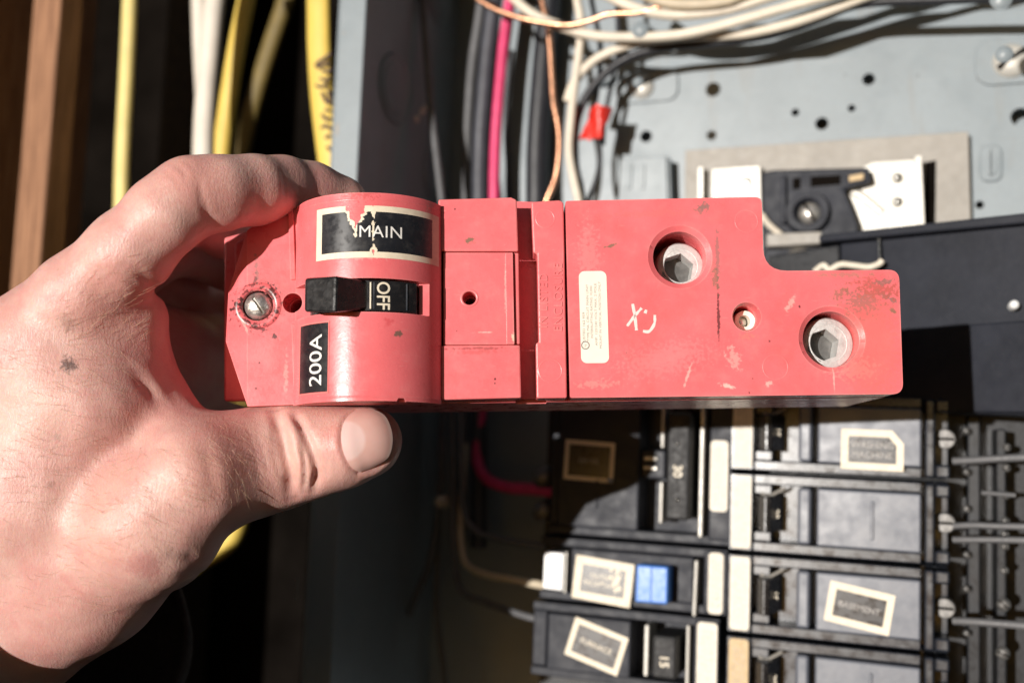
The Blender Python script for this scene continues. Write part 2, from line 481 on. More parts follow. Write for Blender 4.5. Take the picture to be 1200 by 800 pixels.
def tube_vf(path, r, n=12, flat=1.0, flat_axis=None):
    V, F = [], []
    m = len(path)
    up = Vector((0.3, -0.8, 0.5)) if flat_axis is None else Vector(flat_axis)
    for i, p in enumerate(path):
        t = (path[min(i + 1, m - 1)] - path[max(i - 1, 0)]).normalized()
        s = t.cross(up).normalized()
        q = s.cross(t).normalized()
        rr = r(i / (m - 1)) if callable(r) else r
        for k in range(n):
            a = 2 * math.pi * k / n
            V.append(p + s * (rr * math.cos(a)) + q * (rr * flat * math.sin(a)))
    for i in range(m - 1):
        for k in range(n):
            j = (k + 1) % n
            F.append((i * n + k, i * n + j, (i + 1) * n + j, (i + 1) * n + k))
    F.append(tuple(range(n - 1, -1, -1)))
    F.append(tuple((m - 1) * n + k for k in range(n)))
    return V, F

def tube(name, frame, pts, r, mat, parent=None, n=12, seg=10, flat=1.0, flat_axis=None, jit=0.0):
    path = cr([frame.w2(frame.hit(*p)) for p in pts], seg)
    if jit:
        path = [p + Vector(mnoise.noise_vector(p * 0.03)) * jit for p in path]
    V, F = tube_vf(path, r, n, flat, flat_axis)
    return build(name, V, F, mat, parent, 50, 0, frame)

def refine(A, F, maxlen):
    bm = bmesh.new()
    vs = [bm.verts.new(a) for a in A]
    for q in F:
        try: bm.faces.new([vs[i] for i in q])
        except ValueError: pass
    for _ in range(6):
        bmesh.ops.triangulate(bm, faces=bm.faces[:])
        long_e = [e for e in bm.edges if e.calc_length() > maxlen]
        if not long_e: break
        bmesh.ops.subdivide_edges(bm, edges=long_e, cuts=1)
    bmesh.ops.triangulate(bm, faces=bm.faces[:])
    bm.verts.index_update()
    A2 = np.array([v.co[:] for v in bm.verts]); F2 = [tuple(v.index for v in f.verts) for f in bm.faces]
    bm.free()
    return A2, F2

def text_vf(s, size, bold=0.0, extrude=0.0, squeeze=1.0, spacing=1.0):
    cu = bpy.data.curves.new('t', 'FONT')
    cu.body = s; cu.size = 1.0; cu.offset = bold; cu.extrude = extrude / size; cu.resolution_u = 4
    cu.space_character = spacing
    ob = bpy.data.objects.new('t', cu); COL.objects.link(ob)
    bpy.context.view_layer.update()
    dg = bpy.context.evaluated_depsgraph_get()
    me = bpy.data.meshes.new_from_object(ob.evaluated_get(dg), depsgraph=dg)
    A = np.array([v.co[:] for v in me.vertices])
    F = [tuple(p.vertices) for p in me.polygons]
    bpy.data.objects.remove(ob); bpy.data.curves.remove(cu); bpy.data.meshes.remove(me)
    lo, hi = A.min(0), A.max(0)
    A[:, :2] -= ((lo + hi) / 2)[:2]
    A *= size
    A[:, 0] *= squeeze
    return A, F

def text_on(name, frame, s, size, cx, cy, w, mat, parent, ang=0, bold=0.0, extrude=0.0, squeeze=1.0, fn=None, spacing=1.0):
    A, F = text_vf(s, size, bold, extrude, squeeze, spacing)
    if fn: A, F = refine(A, F, 0.9)
    ca, sa = math.cos(math.radians(ang)), math.sin(math.radians(ang))
    V = []
    for x, y, z in A:
        u, v = cx + x * ca - y * sa, cy + x * sa + y * ca
        V.append(frame.w2((u, v, (fn(u, v) if fn else 0) + w + z)))
    return build(name, V, F, mat, parent, None, 0, frame)

def ribbon(name, frame, pts, width, w, mat, parent, th=0.12):
    """flat stroke along local (u,v) points"""
    path = cr([(p[0], p[1], 0) for p in pts], 6)
    V, F = [], []
    m = len(path)
    for i, p in enumerate(path):
        t = (path[min(i + 1, m - 1)] - path[max(i - 1, 0)]).normalized()
        s = Vector((-t.y, t.x, 0))
        e = width / 2 * (0.8 + 0.35 * mnoise.noise(p * 0.9 + Vector((3, 1, 0))))
        for q, z in ((p + s * e, w), (p + s * e * 0.8, w + th), (p - s * e * 0.8, w + th), (p - s * e, w)):
            V.append(frame.w2((q.x, q.y, z)))
    for i in range(m - 1):
        for k in range(3):
            F.append((i * 4 + k, i * 4 + k + 1, i * 4 + 5 + k, i * 4 + 4 + k))
    F.append((0, 1, 2, 3)); F.append(tuple(4 * (m - 1) + k for k in (3, 2, 1, 0)))
    return build(name, V, F, mat, parent, None, 0, frame)

# ================================================================== SETTING: wall cavity behind everything
def P(px, py, d=0.0):
    p = PF.hit(px, py, d)
    return p.x, p.y

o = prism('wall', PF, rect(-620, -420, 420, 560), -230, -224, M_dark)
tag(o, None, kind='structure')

# studs left of the enclosure
def stud(a0, a1, d0, d1, label, mat=M_wood):
    v, f = prism_vf(rect(a0, -260, a1, 420), d0, d1)
    o = build('wood_stud', [PF.w2(p) for p in v], f, mat, None, None, 1.2, PF)
    return tag(o, label, 'stud', 'wall studs beside the panel')
aL = P(25, 170, 8)[0]; aR = P(58, 170, 8)[0]
stud(aL, aR, -8, 8, 'wooden stud with a narrow sunlit front edge left of the hand')
stud(aL - 70, aL - 34, -75, 6, 'shaded brown wooden stud at the left border of the picture')
stud(P(190, 100, -150)[0], P(228, 100, -150)[0], -205, -150, 'dim wooden stud deep in the dark gap behind the white cable', M_shadewood)

# cables hanging in the gap
def cable(name, pts, r, mat, label, cat='cable', group=None, flat=1.0, fa=None, n=14):
    o = tube(name, PF, pts, r, mat, None, n, 10, flat, fa)
    return tag(o, label, cat, group)
G1 = 'sheathed cables hanging in the wall gap'
WN = tuple(PF.W)
cable('yellow_cable', [(154, -60, -30), (152, 0, -30), (148, 90, -30), (143, 190, -30), (141, 300, -30), (138, 420, -30)], 4.6, M_pyel, 'pale yellow sheathed cable nearest the wooden stud, left of the hand', 'cable', G1, 0.7, WN)
cable('white_cable', [(262, -60, -20), (252, 0, -20), (246, 60, -20), (240, 130, -20), (238, 190, -20), (238, 320, -20)], 6.1, M_wjack, 'thick greyish white cable rising behind the bent index finger knuckle', 'cable', G1, 0.75, WN)
cable('white_cable', [(232, -60, -45), (234, 0, -45), (236, 60, -45), (240, 140, -45), (242, 250, -45)], 5.2, M_wjack, 'white cable half hidden to the left of the thick greyish white cable', 'cable', G1, 0.75, WN)
cable('yellow_cable', [(302, -60, -45), (289, 0, -45), (277, 60, -45), (266, 130, -45), (259, 190, -45), (256, 300, -45)], 5.6, M_yellow, 'bright yellow cable just right of the thick greyish white cable', 'cable', G1, 0.75, WN)
cable('yellow_cable', [(350, -60, -120), (335, 0, -120), (312, 70, -120), (292, 140, -120), (280, 200, -120), (270, 300, -120)], 6.0, M_yshade, 'dim olive yellow cable slanting in the gap between two brighter yellow cables', 'cable', G1, 0.75, WN)
cy = cable('yellow_cable', [(372, -60, -16), (373, 0, -16), (374, 60, -16), (378, 120, -16), (388, 200, -16), (397, 260, -16)], 6.6, M_yellow, 'wide yellow cable with purple handwriting beside the grey panel edge', 'cable', G1, 0.45, WN, 18)
# handwriting on that cable: strokes lying on its face
def mark(pts):
    path = [PF.w2(PF.hit(x, y, -12.4)) for x, y in pts]
    V, F = tube_vf(cr(path, 6), 0.75, 6, 0.5, WN)
    build('handwriting', V, F, M_marker, cy, True)
mark([(369, 78), (374, 72), (381, 68), (388, 62)]); mark([(372, 80), (378, 76), (386, 74)]); mark([(377, 82), (384, 84), (388, 80)])
mark([(370, 100), (376, 102), (384, 98)]); mark([(375, 92), (381, 94), (387, 90)]); mark([(377, 108), (381, 118), (386, 122)]); mark([(384, 104), (386, 114), (387, 120)])
mark([(377, 134), (382, 140), (387, 138)]); mark([(376, 150), (382, 147), (387, 152)]); mark([(381, 162), (386, 158)]); mark([(383, 172), (387, 176)]); mark([(381, 128), (386, 130)])
cable('yellow_cable', [(180, 690, -60), (230, 660, -60), (262, 640, -60), (276, 622, -60), (284, 590, -60), (286, 540, -60), (284, 440, -60)], 5.5, M_yellow, 'yellow cable curving out of the dark behind the thumb base', 'cable', G1)

# ================================================================== PANEL ENCLOSURE
WL, DF, DB = -214.0, 14.0, -92.0           # left wall, front flange, back wall
enc = thing('panel_enclosure', PF, (WL, -260, DB), 'grey steel electrical panel box with front flange behind the red breaker', 'panel box')
v, f = prism_vf(rect(WL, -260, 330, 420), DB - 2, DB)
build('back_wall', [PF.w2(p) for p in v], f, M_panel, enc)
for nm, r_ in (('side_wall', rect(125, -160, 126.5, 300)), ('top_wall', rect(WL + .1, 298, 124.9, 299.5)), ('bottom_wall', rect(WL + .1, -160, 124.9, -158.5))):
    v, f = prism_vf(r_, DB + 0.02, DF - 1.6)
    build(nm, [PF.w2(p) for p in v], f, M_panel, enc)
v, f = prism_vf(rect(WL - 1.5, -260, WL, 420), DB + 0.02, DF - 1.6)
wall = build('side_wall', [PF.w2(p) for p in v], f, M_panel, enc)
v, f = prism_vf(rect(WL - 13.5, -260, WL + 0.4, 420), DF - 1.5, DF)
build('flange', [PF.w2(p) for p in v], f, M_panel, enc, None, 0.5)
v, f = prism_vf(rect(WL - 14.6, -260, WL - 13.6, 420), DF - 12, DF - 0.3)
build('flange_return', [PF.w2(p) for p in v], f, M_panel, enc, None, 0.4)
# knockouts in the side wall: a ring groove raised on the wall; wall frame: u along depth (-w of panel), v up
KF = Frame(PF.w2((WL, 0, DB)), -PF.W, PF.V)   # its W points away from the wall into the box?
if KF.W.dot(PF.U) < 0:
    KF = Frame(PF.w2((WL, 0, DB)), PF.W, PF.V)
def knock(px, py, r):
    p = KF.hit(px, py, 0)
    prof = [(r * 0.62, 0.5), (r * 0.74, 1.2), (r * 0.80, 0.5), (r * 0.80, 0.3), (r * 0.9, 0.3), (r, 1.4), (r * 1.06, 0.05)]
    v, f = lathe_vf(p.x, p.y, prof, 36)
    build('knockout', [KF.w2(q) for q in v], f, M_panel, enc, 40)
for k in ((463, 105, 17), (507, 205, 13), (513, -4, 15), (455, 330, 16)):
    knock(*k)
for px, py in ((494, 132), (488, 140), (497, 128), (553, 31)):
    p = KF.hit(px, py, 0)
    v, f = lathe_vf(p.x, p.y, [(0.1, 1.1), (1.4, 1.0), (2.0, 0.02)], 14)
    build('paint_blob', [KF.w2(q) for q in v], f, M_wwhite, enc, True)
# worn paint on the flange
for px, py, rx, ry in ((395, 152, 2.2, 9), (403, 39, 3, 0.9), (348, 690, 1.2, 14)):
    x, y = P(px, py, DF)
    prism('paint_chip', PF, circ(x, y, rx / 2.5, 12, 0, ry / rx), DF, DF + 0.08, M_galv, enc)

# ------------------------------------------------------------------ interior mounting plate
pl = thing('mounting_plate', PF, (*P(760, 230, -80), DB), 'pale grey steel mounting plate with punched holes at upper right', 'mounting plate')
W1 = -78.0
o = prism('plate', PF, pxs(PF, [(722, 96), (742, 84), (1245, 48), (1245, 420), (722, 420)], W1), W1 - 2.2, W1, M_panel, pl)
holes = [(932, 132, 4.5), (998, 127, 4.2), (1018, 93, 7), (963, 145, 7.5), (757, 160, 7.5), (1196, 137, 10), (1148, 240, 4.5), (742, 214, 3)]
cs = []
for x, y, r in holes:
    c = PF.hit(x, y, W1)
    cs.append(cutter(PF, circ(c.x, c.y, r / 2.42, 20), W1 - 6, W1 + 4))
cut(o, cs, 0.3, 40)
for x, y, r in ((790, 156, 6), (1157, 135, 8), (792, 103, 9), (1154, 80, 10)):
    c = PF.hit(x, y, W1)
    lathe('dimple', PF, c.x, c.y, [(0.2, 1.5), (r / 2.42 * 0.5, 1.2), (r / 2.42 * 0.85, 0.5), (r / 2.42, 0.02)], M_panel, pl, 20, True).data.transform(Matrix.Identity(4))
for rim in holes:
    c = PF.hit(rim[0], rim[1], W1); r = rim[2] / 2.42
    lathe('hole_rim', PF, c.x, c.y, [(r * 1.02, 0.0), (r * 1.08, 0.35), (r * 1.35, 0.3), (r * 1.5, 0.0)], M_panel, pl, 20, True) if False else None
def pan_screw(px, py, w, r, parent, mat=M_steel, ang=35):
    c = PF.hit(px, py, w)
    s = lathe('screw', PF, c.x, c.y, [(0.1, w + r * 0.62), (r * 0.45, w + r * 0.58), (r * 0.8, w + r * 0.36), (r * 0.98, w + r * 0.1), (r, w - 1)], mat, parent, 24, True)
    ca, sa = math.cos(math.radians(ang)), math.sin(math.radians(ang))
    q = [(c.x + x * ca - y * sa, c.y + x * sa + y * ca) for x, y in ((-r * .85, -r * .11), (r * .85, -r * .11), (r * .85, r * .11), (-r * .85, r * .11))]
    prism('screw_slot', PF, q, w + r * 0.36, w + r * 0.66, M_dark, parent)
    return s
# raised pads with plated screws
for (x, y, r) in ((753, 103, 7.2), (1185, 72, 9.5)):
    c = PF.hit(x, y, W1)
    prism('pad', PF, rrect(c.x - r * 1.6, c.y - r * 1.15, c.x + r * 2.6, c.y + r * 1.15, r * 0.8), W1, W1 + 1.4, M_panel, pl, 0.5)
    pan_screw(x, y, W1 + 1.4, r * 0.85, pl, M_bright)
# embossed slots and the folded tab on the left
for (x0, y0, x1, y1) in ((1148, 170, 1174, 214),):
    a, b = PF.hit(x0, y1, W1), PF.hit(x1, y0, W1)
    prism('embossed_slot', PF, rrect(a.x, a.y, b.x, b.y, 3.4), W1, W1 + 1.6, M_panel, pl, 0.7)
    prism('embossed_rib', PF, rrect(a.x + 2.2, a.y + 2.4, b.x - 2.2, b.y - 2.4, 2.6), W1 + 1.6, W1 + 2.6, M_panel, pl, 0.5)
prism('folded_tab', PF, pxs(PF, [(727, 186), (781, 183), (783, 238), (724, 238)], W1 + 12), W1 + 10.6, W1 + 12, M_panel, pl, 0.5)
prism('tab_flange', PF, pxs(PF, [(781, 184), (784, 184), (786, 238), (783, 238)], W1 + 11), W1, W1 + 10.4, M_panel, pl, 0.3)
for x in (738, 753):
    c0, c1 = PF.hit(x - 3, 222, W1 + 12), PF.hit(x + 3, 192, W1 + 12)
    prism('tab_slot', PF, rrect(c0.x, c0.y, c1.x, c1.y, 1.1), W1 + 12, W1 + 12.7, M_panel, pl, 0.3)
# upper ledge of the back wall
prism('ledge', PF, pxs(PF, [(700, 40), (1260, 4), (1260, 52), (742, 84), (700, 100)], DB + 6), DB, DB + 6, M_panel, pl, 1.0)

# ------------------------------------------------------------------ main terminal bracket under the red breaker
W2 = W1 + 7
br = thing('terminal_bracket', PF, (*P(965, 270, W2), W1), 'tan steel bracket holding plated plates and a black terminal block', 'bracket')
prism('bracket_plate', PF, pxs(PF, [(803, 176), (1135, 154), (1141, 380), (800, 380)], W2), W2 - 2, W2, M_galv, br, 0.4)
prism('upright_rib', PF, pxs(PF, [(818, 196), (824, 195), (823, 300), (817, 300)], W2 + 7), W2, W2 + 7, M_bright, br, 0.3)
prism('plated_plate', PF, pxs(PF, [(834, 198), (891, 194), (894, 320), (832, 320)], W2 + 6), W2 + 3, W2 + 6, M_bright, br, 0.4)
prism('plated_plate', PF, pxs(PF, [(985, 260), (975, 215), (1022, 190), (1072, 187), (1082, 300), (1000, 330)], W2 + 6), W2 + 3, W2 + 6, M_bright, br, 0.4)
prism('upright_rib', PF, pxs(PF, [(1072, 183), (1080, 182), (1085, 290), (1077, 290)], W2 + 12), W2, W2 + 12, M_bright, br, 0.3)
prism('slot', PF, pxs(PF, [(1085, 190), (1097, 188), (1096, 270), (1082, 270)], W2 + .3), W2, W2 + .3, M_dark, br)
for x, y in ((1052, 209), (1052, 237)):
    pan_screw(x, y, W2 + 6, 2.4, br, M_steel, 70)
c = PF.hit(875, 214, W2 + 6); lathe('rivet', PF, c.x, c.y, [(0.1, W2 + 6.5), (1.6, W2 + 6.5), (2.2, W2 + 6)], M_steel, br, 18, True)
# embossed curved rib on the right plate
tube('embossed_rib', PF, [(985, 223, W2 + 6), (1003, 226, W2 + 6), (1020, 238, W2 + 6), (1034, 250, W2 + 6)], 2.0, M_bright, br, 10, 8, 0.6, WN)
tb = thing('terminal_block', PF, (*P(945, 300, W2), W2), 'black moulded terminal block with a big slotted screw beside the red corner', 'terminal block')
prism('block_body', PF, pxs(PF, [(893, 202), (905, 199), (1018, 196), (1022, 212), (990, 222), (1000, 246), (1006, 262), (1003, 330), (893, 330)], W2 + 14), W2, W2 + 14, M_cover, tb, 1.0)
prism('block_ridge', PF, pxs(PF, [(915, 205), (921, 205), (921, 262), (915, 262)], W2 + 17), W2 + 14, W2 + 17, M_cover, tb, 0.5)
prism('block_notch', PF, pxs(PF, [(929, 209), (938, 208), (938, 221), (929, 222)], W2 + 14.3), W2 + 14, W2 + 14.3, M_dark, tb)
prism('block_notch', PF, pxs(PF, [(950, 207), (985, 205), (985, 216), (950, 219)], W2 + 14.3), W2 + 14, W2 + 14.3, M_dark, tb)
c = PF.hit(946, 248, W2 + 18)
lathe('screw_boss', PF, c.x, c.y, [(5.2, W2 + 17), (6.4, W2 + 19), (9.4, W2 + 19), (10.5, W2 + 14)], M_cover, tb, 30, 40, False)
pan_screw(949, 250, W2 + 17.5, 5.2, tb, M_chrome, 120)
prism('block_shelf', PF, pxs(PF, [(898, 274), (963, 271), (963, 285), (898, 289)], W2 + 26), W2 + 14, W2 + 26, M_galv, tb, 0.6)
prism('lower_block', PF, pxs(PF, [(895, 291), (966, 288), (970, 340), (893, 340)], W2 + 18), W2 + 2, W2 + 18, M_cover, tb, 1.0)
pan_screw(937, 312, W2 + 18, 8.5, tb, M_chrome, 15)
tube('wire_stub', PF, [(893, 252, W2 + 15), (900, 262, W2 + 18), (911, 272, W2 + 22), (917, 277, W2 + 24)], 1.5, M_wwhite, tb)
prism('brass_tab', PF, pxs(PF, [(995, 206), (1012, 203), (1012, 210), (995, 213)], W2 + 15), W2 + 14, W2 + 15, M_tan, tb, 0.2)

# ------------------------------------------------------------------ black bus cover running to the right border
def hexa(name, front, back, mat, parent, bevel):
    V = [PF.w2(p) for p in back] + [PF.w2(p) for p in front]
    F = [(3, 2, 1, 0), (4, 5, 6, 7), (0, 1, 5, 4), (1, 2, 6, 5), (2, 3, 7, 6), (3, 0, 4, 7)]
    return build(name, V, F, mat, parent, None, bevel, PF)
bc = thing('bus_cover', PF, (*P(1100, 470, 0), -60), 'long black plastic bus cover slanting to the right border behind the breaker', 'cover')
def cov(name, pts, dl, dr, th, mat, bevel=0.8):
    fr = []
    for k, (x, y) in enumerate(pts):
        d = dl if k in (0, 3) else dr
        fr.append(PF.hit(x, y, d))
    hexa(name, fr, [Vector((p.x, p.y, p.z - th)) for p in fr], mat, bc, bevel)
cov('cover_face', [(985, 480), (1250, 488), (1250, 258), (985, 285)], -24, 10, 30, M_cover)
cov('cover_lip', [(960, 284), (1250, 257), (1250, 244), (960, 275)], -20, 14, 34, M_cover)
cov('cover_step', [(1060, 482), (1250, 484), (1250, 372), (1060, 385)], -12, 16, 12, M_cover)
cov('cover_end', [(900, 480), (984, 480), (984, 286), (900, 300)], -34, -26, 20, M_black)
c = PF.hit(1188, 358, 6)
lathe('screw', PF, c.x, c.y, [(0.1, 10.4), (1.2, 10.0), (1.8, 8.5), (1.9, 3)], M_whitep, bc, 16, True)
tube('wire_clip', PF, [(955, 318, -14), (965, 311, -12), (972, 316, -12), (985, 310, -12), (1000, 311, -12), (1018, 313, -10), (1030, 309, -10), (1034, 305, -10)], 1.3, M_wwhite, bc)
tube('clip_pin', PF, [(1030, 280, -14), (1030.5, 295, -13), (1031, 309, -12)], 0.45, M_steel, bc, 8)

# ------------------------------------------------------------------ wires in the upper compartment
G2 = 'wires inside the panel box'
def wire(name, pts, r, mat, label, n=12, flat=1.0):
    return tag(tube(name, PF, pts, r, mat, None, n, 10, flat, None, 0.5), label, 'wire', G2)
wire('grey_wire', [(492, -60, -40), (495, 0, -40), (500, 60, -40), (506, 130, -40), (518, 235, -40), (528, 330, -45), (520, 460, -50), (512, 620, -55), (480, 720, -60)], 1.9, M_wgrey, 'thin grey wire running down the dark side wall past a knockout')
wire('black_cable', [(570, -60, -66), (563, 10, -66), (553, 80, -66), (548, 160, -66), (546, 240, -66), (545, 420, -66), (540, 640, -70)], 2.7, M_wgrey, 'slim charcoal cable left of the thick charcoal feeder')
wire('thick_tube', [(588, -60, -62), (580, 0, -62), (570, 80, -62), (564, 160, -62), (562, 240, -62), (562, 420, -62), (560, 640, -66)], 4.4, simple('charcoal feeder insulation', (0.055, 0.057, 0.07), 0.45, var=0.15), 'thick charcoal feeder cable left of the magenta wire')
wire('magenta_wire', [(607, -60, -56), (598, 0, -56), (588, 76, -56), (582, 150, -56), (579, 235, -56), (575, 400, -60), (560, 520, -62), (566, 556, -58), (590, 570, -50), (625, 573, -44), (660, 577, -36)], 2.9, M_wpink, 'magenta red wire running down behind the red breaker')
wire('black_wire', [(600, 60, -70), (595, 110, -70), (594, 150, -70), (597, 235, -70), (600, 400, -70)], 1.5, M_wblack, 'thin black wire just right of the magenta wire')
wire('thick_tube', [(648, -60, -78), (642, 20, -78), (635, 90, -78), (631, 160, -78), (629, 240, -78), (629, 420, -78)], 6.2, M_wblack, 'broad black tube left of the bare copper wire')  # plain black tube along a broad dark strip
wire('copper_wire', [(630, -40, -52), (635, 0, -52), (643, 36, -52), (647, 90, -52), (649, 120, -52), (655, 160, -52), (652, 205, -52), (640, 238, -52), (620, 300, -56)], 1.55, M_copper, 'bare copper wire running down between broad black tube and white wire')
wire('white_wire', [(674, -40, -44), (677, 0, -44), (681, 30, -44), (676, 85, -44), (668, 150, -44), (667, 180, -44), (673, 212, -44), (680, 250, -44), (684, 330, -44)], 2.1, M_wwhite, 'white wire hanging straight down right of the bare copper wire')
wire('white_wire', [(560, -50, -38), (600, -4, -38), (634, 22, -38), (690, 41, -38), (745, 44, -38), (805, 40, -38), (870, 24, -38), (935, 5, -38), (1010, -16, -38), (1250, -90, -38)], 2.4, M_wwhite, 'white wire sweeping right from above the copper wire, middle of the bunch')
wire('white_wire', [(665, 120, -46), (672, 100, -46), (685, 82, -46), (705, 66, -46), (745, 51, -46), (800, 44, -46), (870, 40, -46), (925, 28, -46), (985, 8, -46), (1050, -14, -46), (1280, -80, -46)], 2.3, M_wwhite, 'white wire with faint print, lowest of the bunch at the top')
wire('white_wire', [(690, -20, -34), (722, 0, -34), (760, 14, -34), (800, 18, -34), (850, 12, -34), (905, -4, -34), (960, -24, -34), (1240, -120, -34)], 2.4, M_wwhite, 'white wire nearest the top border of the bunch')
wire('beige_wire', [(720, -30, -30), (760, -4, -30), (800, 6, -30), (850, 2, -30), (900, -16, -30), (1200, -120, -30)], 2.6, M_wbeige, 'beige wire cut by the top border above the white bunch')
wire('copper_wire', [(540, -22, -33), (562, 0, -33), (590, 15, -33), (630, 26, -33), (665, 30, -33), (690, 25, -33), (715, 17, -33), (748, 15, -33), (775, 7, -33), (815, -14, -33), (1100, -120, -33)], 1.4, M_copper, 'bare copper wire crossing the top of the wire bunch')
wire('black_wire', [(684, 300, -50), (681, 230, -50), (674, 195, -50), (673, 160, -50), (680, 128, -50), (700, 96, -50), (730, 71, -50), (770, 57, -50), (840, 50, -50), (905, 40, -50), (960, 22, -50), (1010, 5, -50), (1100, 0, -50), (1250, -4, -50)], 2.2, M_wblack, 'black wire looping from behind the breaker to the upper right corner')
wire('black_wire', [(690, -40, -56), (694, 0, -56), (703, 50, -56), (702, 90, -56), (697, 126, -56), (700, 158, -56), (703, 185, -56), (699, 210, -56), (688, 240, -56), (670, 300, -56)], 1.3, M_wblack, 'thin black wire carrying the red tape flag')
wire('black_wire', [(722, -40, -60), (724, 20, -60), (724, 60, -60), (716, 100, -60), (708, 140, -60), (706, 170, -60)], 1.2, M_wblack, 'thin black wire ending at the red tape flag from the right')
# red tape flag
c = PF.hit(699, 146, -52)
ctr = PF.w2(c)
V = []; F = []
nu, nv = 9, 8
for side in (0, 1):
    for i in range(nu):
        for j in range(nv):
            u = (i / (nu - 1) - 0.5); v_ = (j / (nv - 1) - 0.5)
            rag = 1 + 0.22 * mnoise.noise(Vector((i * 1.3, j * 1.1, 2)))
            x = u * 11.5 * rag + v_ * 4.5
            y = v_ * 16 * rag
            z = 2.2 * math.sin(u * 5 + v_ * 3) + 1.5 * mnoise.noise(Vector((i * .8, j * .9, 5))) + (1.2 if side else 0) + 2.5 * (1 - (2 * u) ** 2)
            V.append(ctr + PF.U * x + PF.V * y + PF.W * z)
for s in (0, 1):
    for i in range(nu - 1):
        for j in range(nv - 1):
            a = s * nu * nv + i * nv + j
            q = (a, a + nv, a + nv + 1, a + 1)
            F.append(q if s else q[::-1])
def rim(lst):
    for a, b in zip(lst[:-1], lst[1:]):
        F.append((a, b, b + nu * nv, a + nu * nv))
rim([i * nv for i in range(nu)]); rim([i * nv + nv - 1 for i in range(nu)][::-1]); rim(list(range(nv))[::-1]); rim([(nu - 1) * nv + j for j in range(nv)])
tag(build('tape_flag', V, F, M_redtape, None, 60, 0, PF), 'crumpled red tape flag wrapped round thin black wires', 'tape')

# lower wires left of the branch breakers
wire('grey_wire', [(530, 420, -40), (531, 540, -40), (532, 640, -40), (540, 690, -38), (570, 706, -34), (620, 722, -26), (650, 728, -24)], 1.6, M_wgrey, 'grey wire bending right below the beige wire')
wire('grey_wire', [(541, 420, -36), (541, 560, -36), (545, 600, -36), (558, 622, -34), (590, 632, -28), (640, 640, -22)], 1.6, M_wgrey, 'grey wire bending right just above the beige wire')
wire('beige_wire', [(545, 520, -46), (540, 600, -44), (541, 640, -40), (548, 662, -36), (570, 673, -30), (600, 679, -24), (640, 686, -20)], 1.9, M_wbeige, 'beige wire curving into the breaker with the white button')
wire('black_wire', [(520, 420, -60), (516, 560, -60), (512, 700, -60), (520, 790, -60), (530, 860, -60)], 1.6, M_wgrey, 'faint dark wire dropping to the bottom border in deep shade')
x, y = P(520, 587, -40)
o = lathe('wire_nut', PF, x, y, [(0.1, -33), (2.2, -33.5), (3.0, -36), (3.2, -42)], M_wbeige, None, 16, True)
tag(o, 'small beige wire nut on a dark wire in the shade', 'wire nut')

# ================================================================== BRANCH BREAKERS
def A_(px, py=605): return P(px, py, 0)[0]
def B_(py, px=980): return P(px, py, 0)[1]
PITCH = 32.6
def boxl(a0, b0, a1, b1, d0, d1):
    return prism_vf(rect(a0, b0, a1, b1), d0, d1)
G3 = 'branch breakers in the panel'

def label_plate(th, cx, cy, w, h, ang, d, lines, size, dim=M_offw, corner=False, border=2.6, torn=False):
    ca, sa = math.cos(math.radians(ang)), math.sin(math.radians(ang))
    def R(pts): return [(cx + x * ca - y * sa, cy + x * sa + y * ca) for x, y in pts]
    out = rect(-w / 2, -h / 2, w / 2, h / 2)
    inn = rect(-w / 2 + border, -h / 2 + border, w / 2 - border, h / 2 - border)
    if corner:
        k = w * 0.18
        out = [out[0], out[1], (w / 2, h / 2 - k * 1.2), (w / 2 - k, h / 2), out[3]]
        inn = [inn[0], inn[1], (w / 2 - border, h / 2 - k * 1.4), (w / 2 - k * 1.3, h / 2 - border), inn[3]]
    lb = prism('label', PF, R(out), d, d + 0.25, M_cream, th)
    prism('label_print', PF, R(inn), d + 0.25, d + 0.36, M_labelblk, lb)
    for i, s in enumerate(lines):
        oy = ((len(lines) - 1) / 2 - i) * size * 1.15
        text_on('lettering', PF, s, size, cx - oy * sa * 1, cy + oy * ca, d + 0.4, dim, lb, ang, 0.0)
    if torn:
        for i in range(26):
            x = random.gauss(w * 0.24, w * 0.10); y = random.gauss(-0.1 * h + (x - w * .24) * -0.4, h * 0.22)
            if abs(x) < w / 2 - 2 and abs(y) < h / 2 - 2:
                r = random.uniform(0.3, 1.1)
                pts = [(x + r * random.uniform(.6, 1.2) * math.cos(t), y + r * random.uniform(.6, 1.2) * math.sin(t)) for t in np.linspace(0, 6.28, 8)[:-1]]
                prism('paper_scrap', PF, R(pts), d + 0.36, d + 0.45 + 0.004 * i, M_cream, lb)
    return lb

def paper_strip(th, a0, b0, a1, b1, d, mat=M_cream2):
    s = prism('paper_strip', PF, rrect(a0, b0, a1, b1, min(1.6, (a1 - a0) * .3)), d, d + 0.35, mat, th, 0.1)
    n = 4
    for i in range(n):      # rows of tiny print, too small to read
        x = a0 + (a1 - a0) * (0.25 + 0.5 * i / (n - 1))
        segs = []
        y = b0 + 2.5
        while y < b1 - 3:
            l = random.uniform(0.8, 2.6)
            segs.append(boxl(x - 0.16, y, x + 0.16, min(y + l, b1 - 2.5), d + 0.34, d + 0.40))
            y += l + random.uniform(0.4, 0.9)
        v, f = join_vf(segs)
        build('fine_print', [PF.w2(p) for p in v], f, M_dimink, s)
    return s

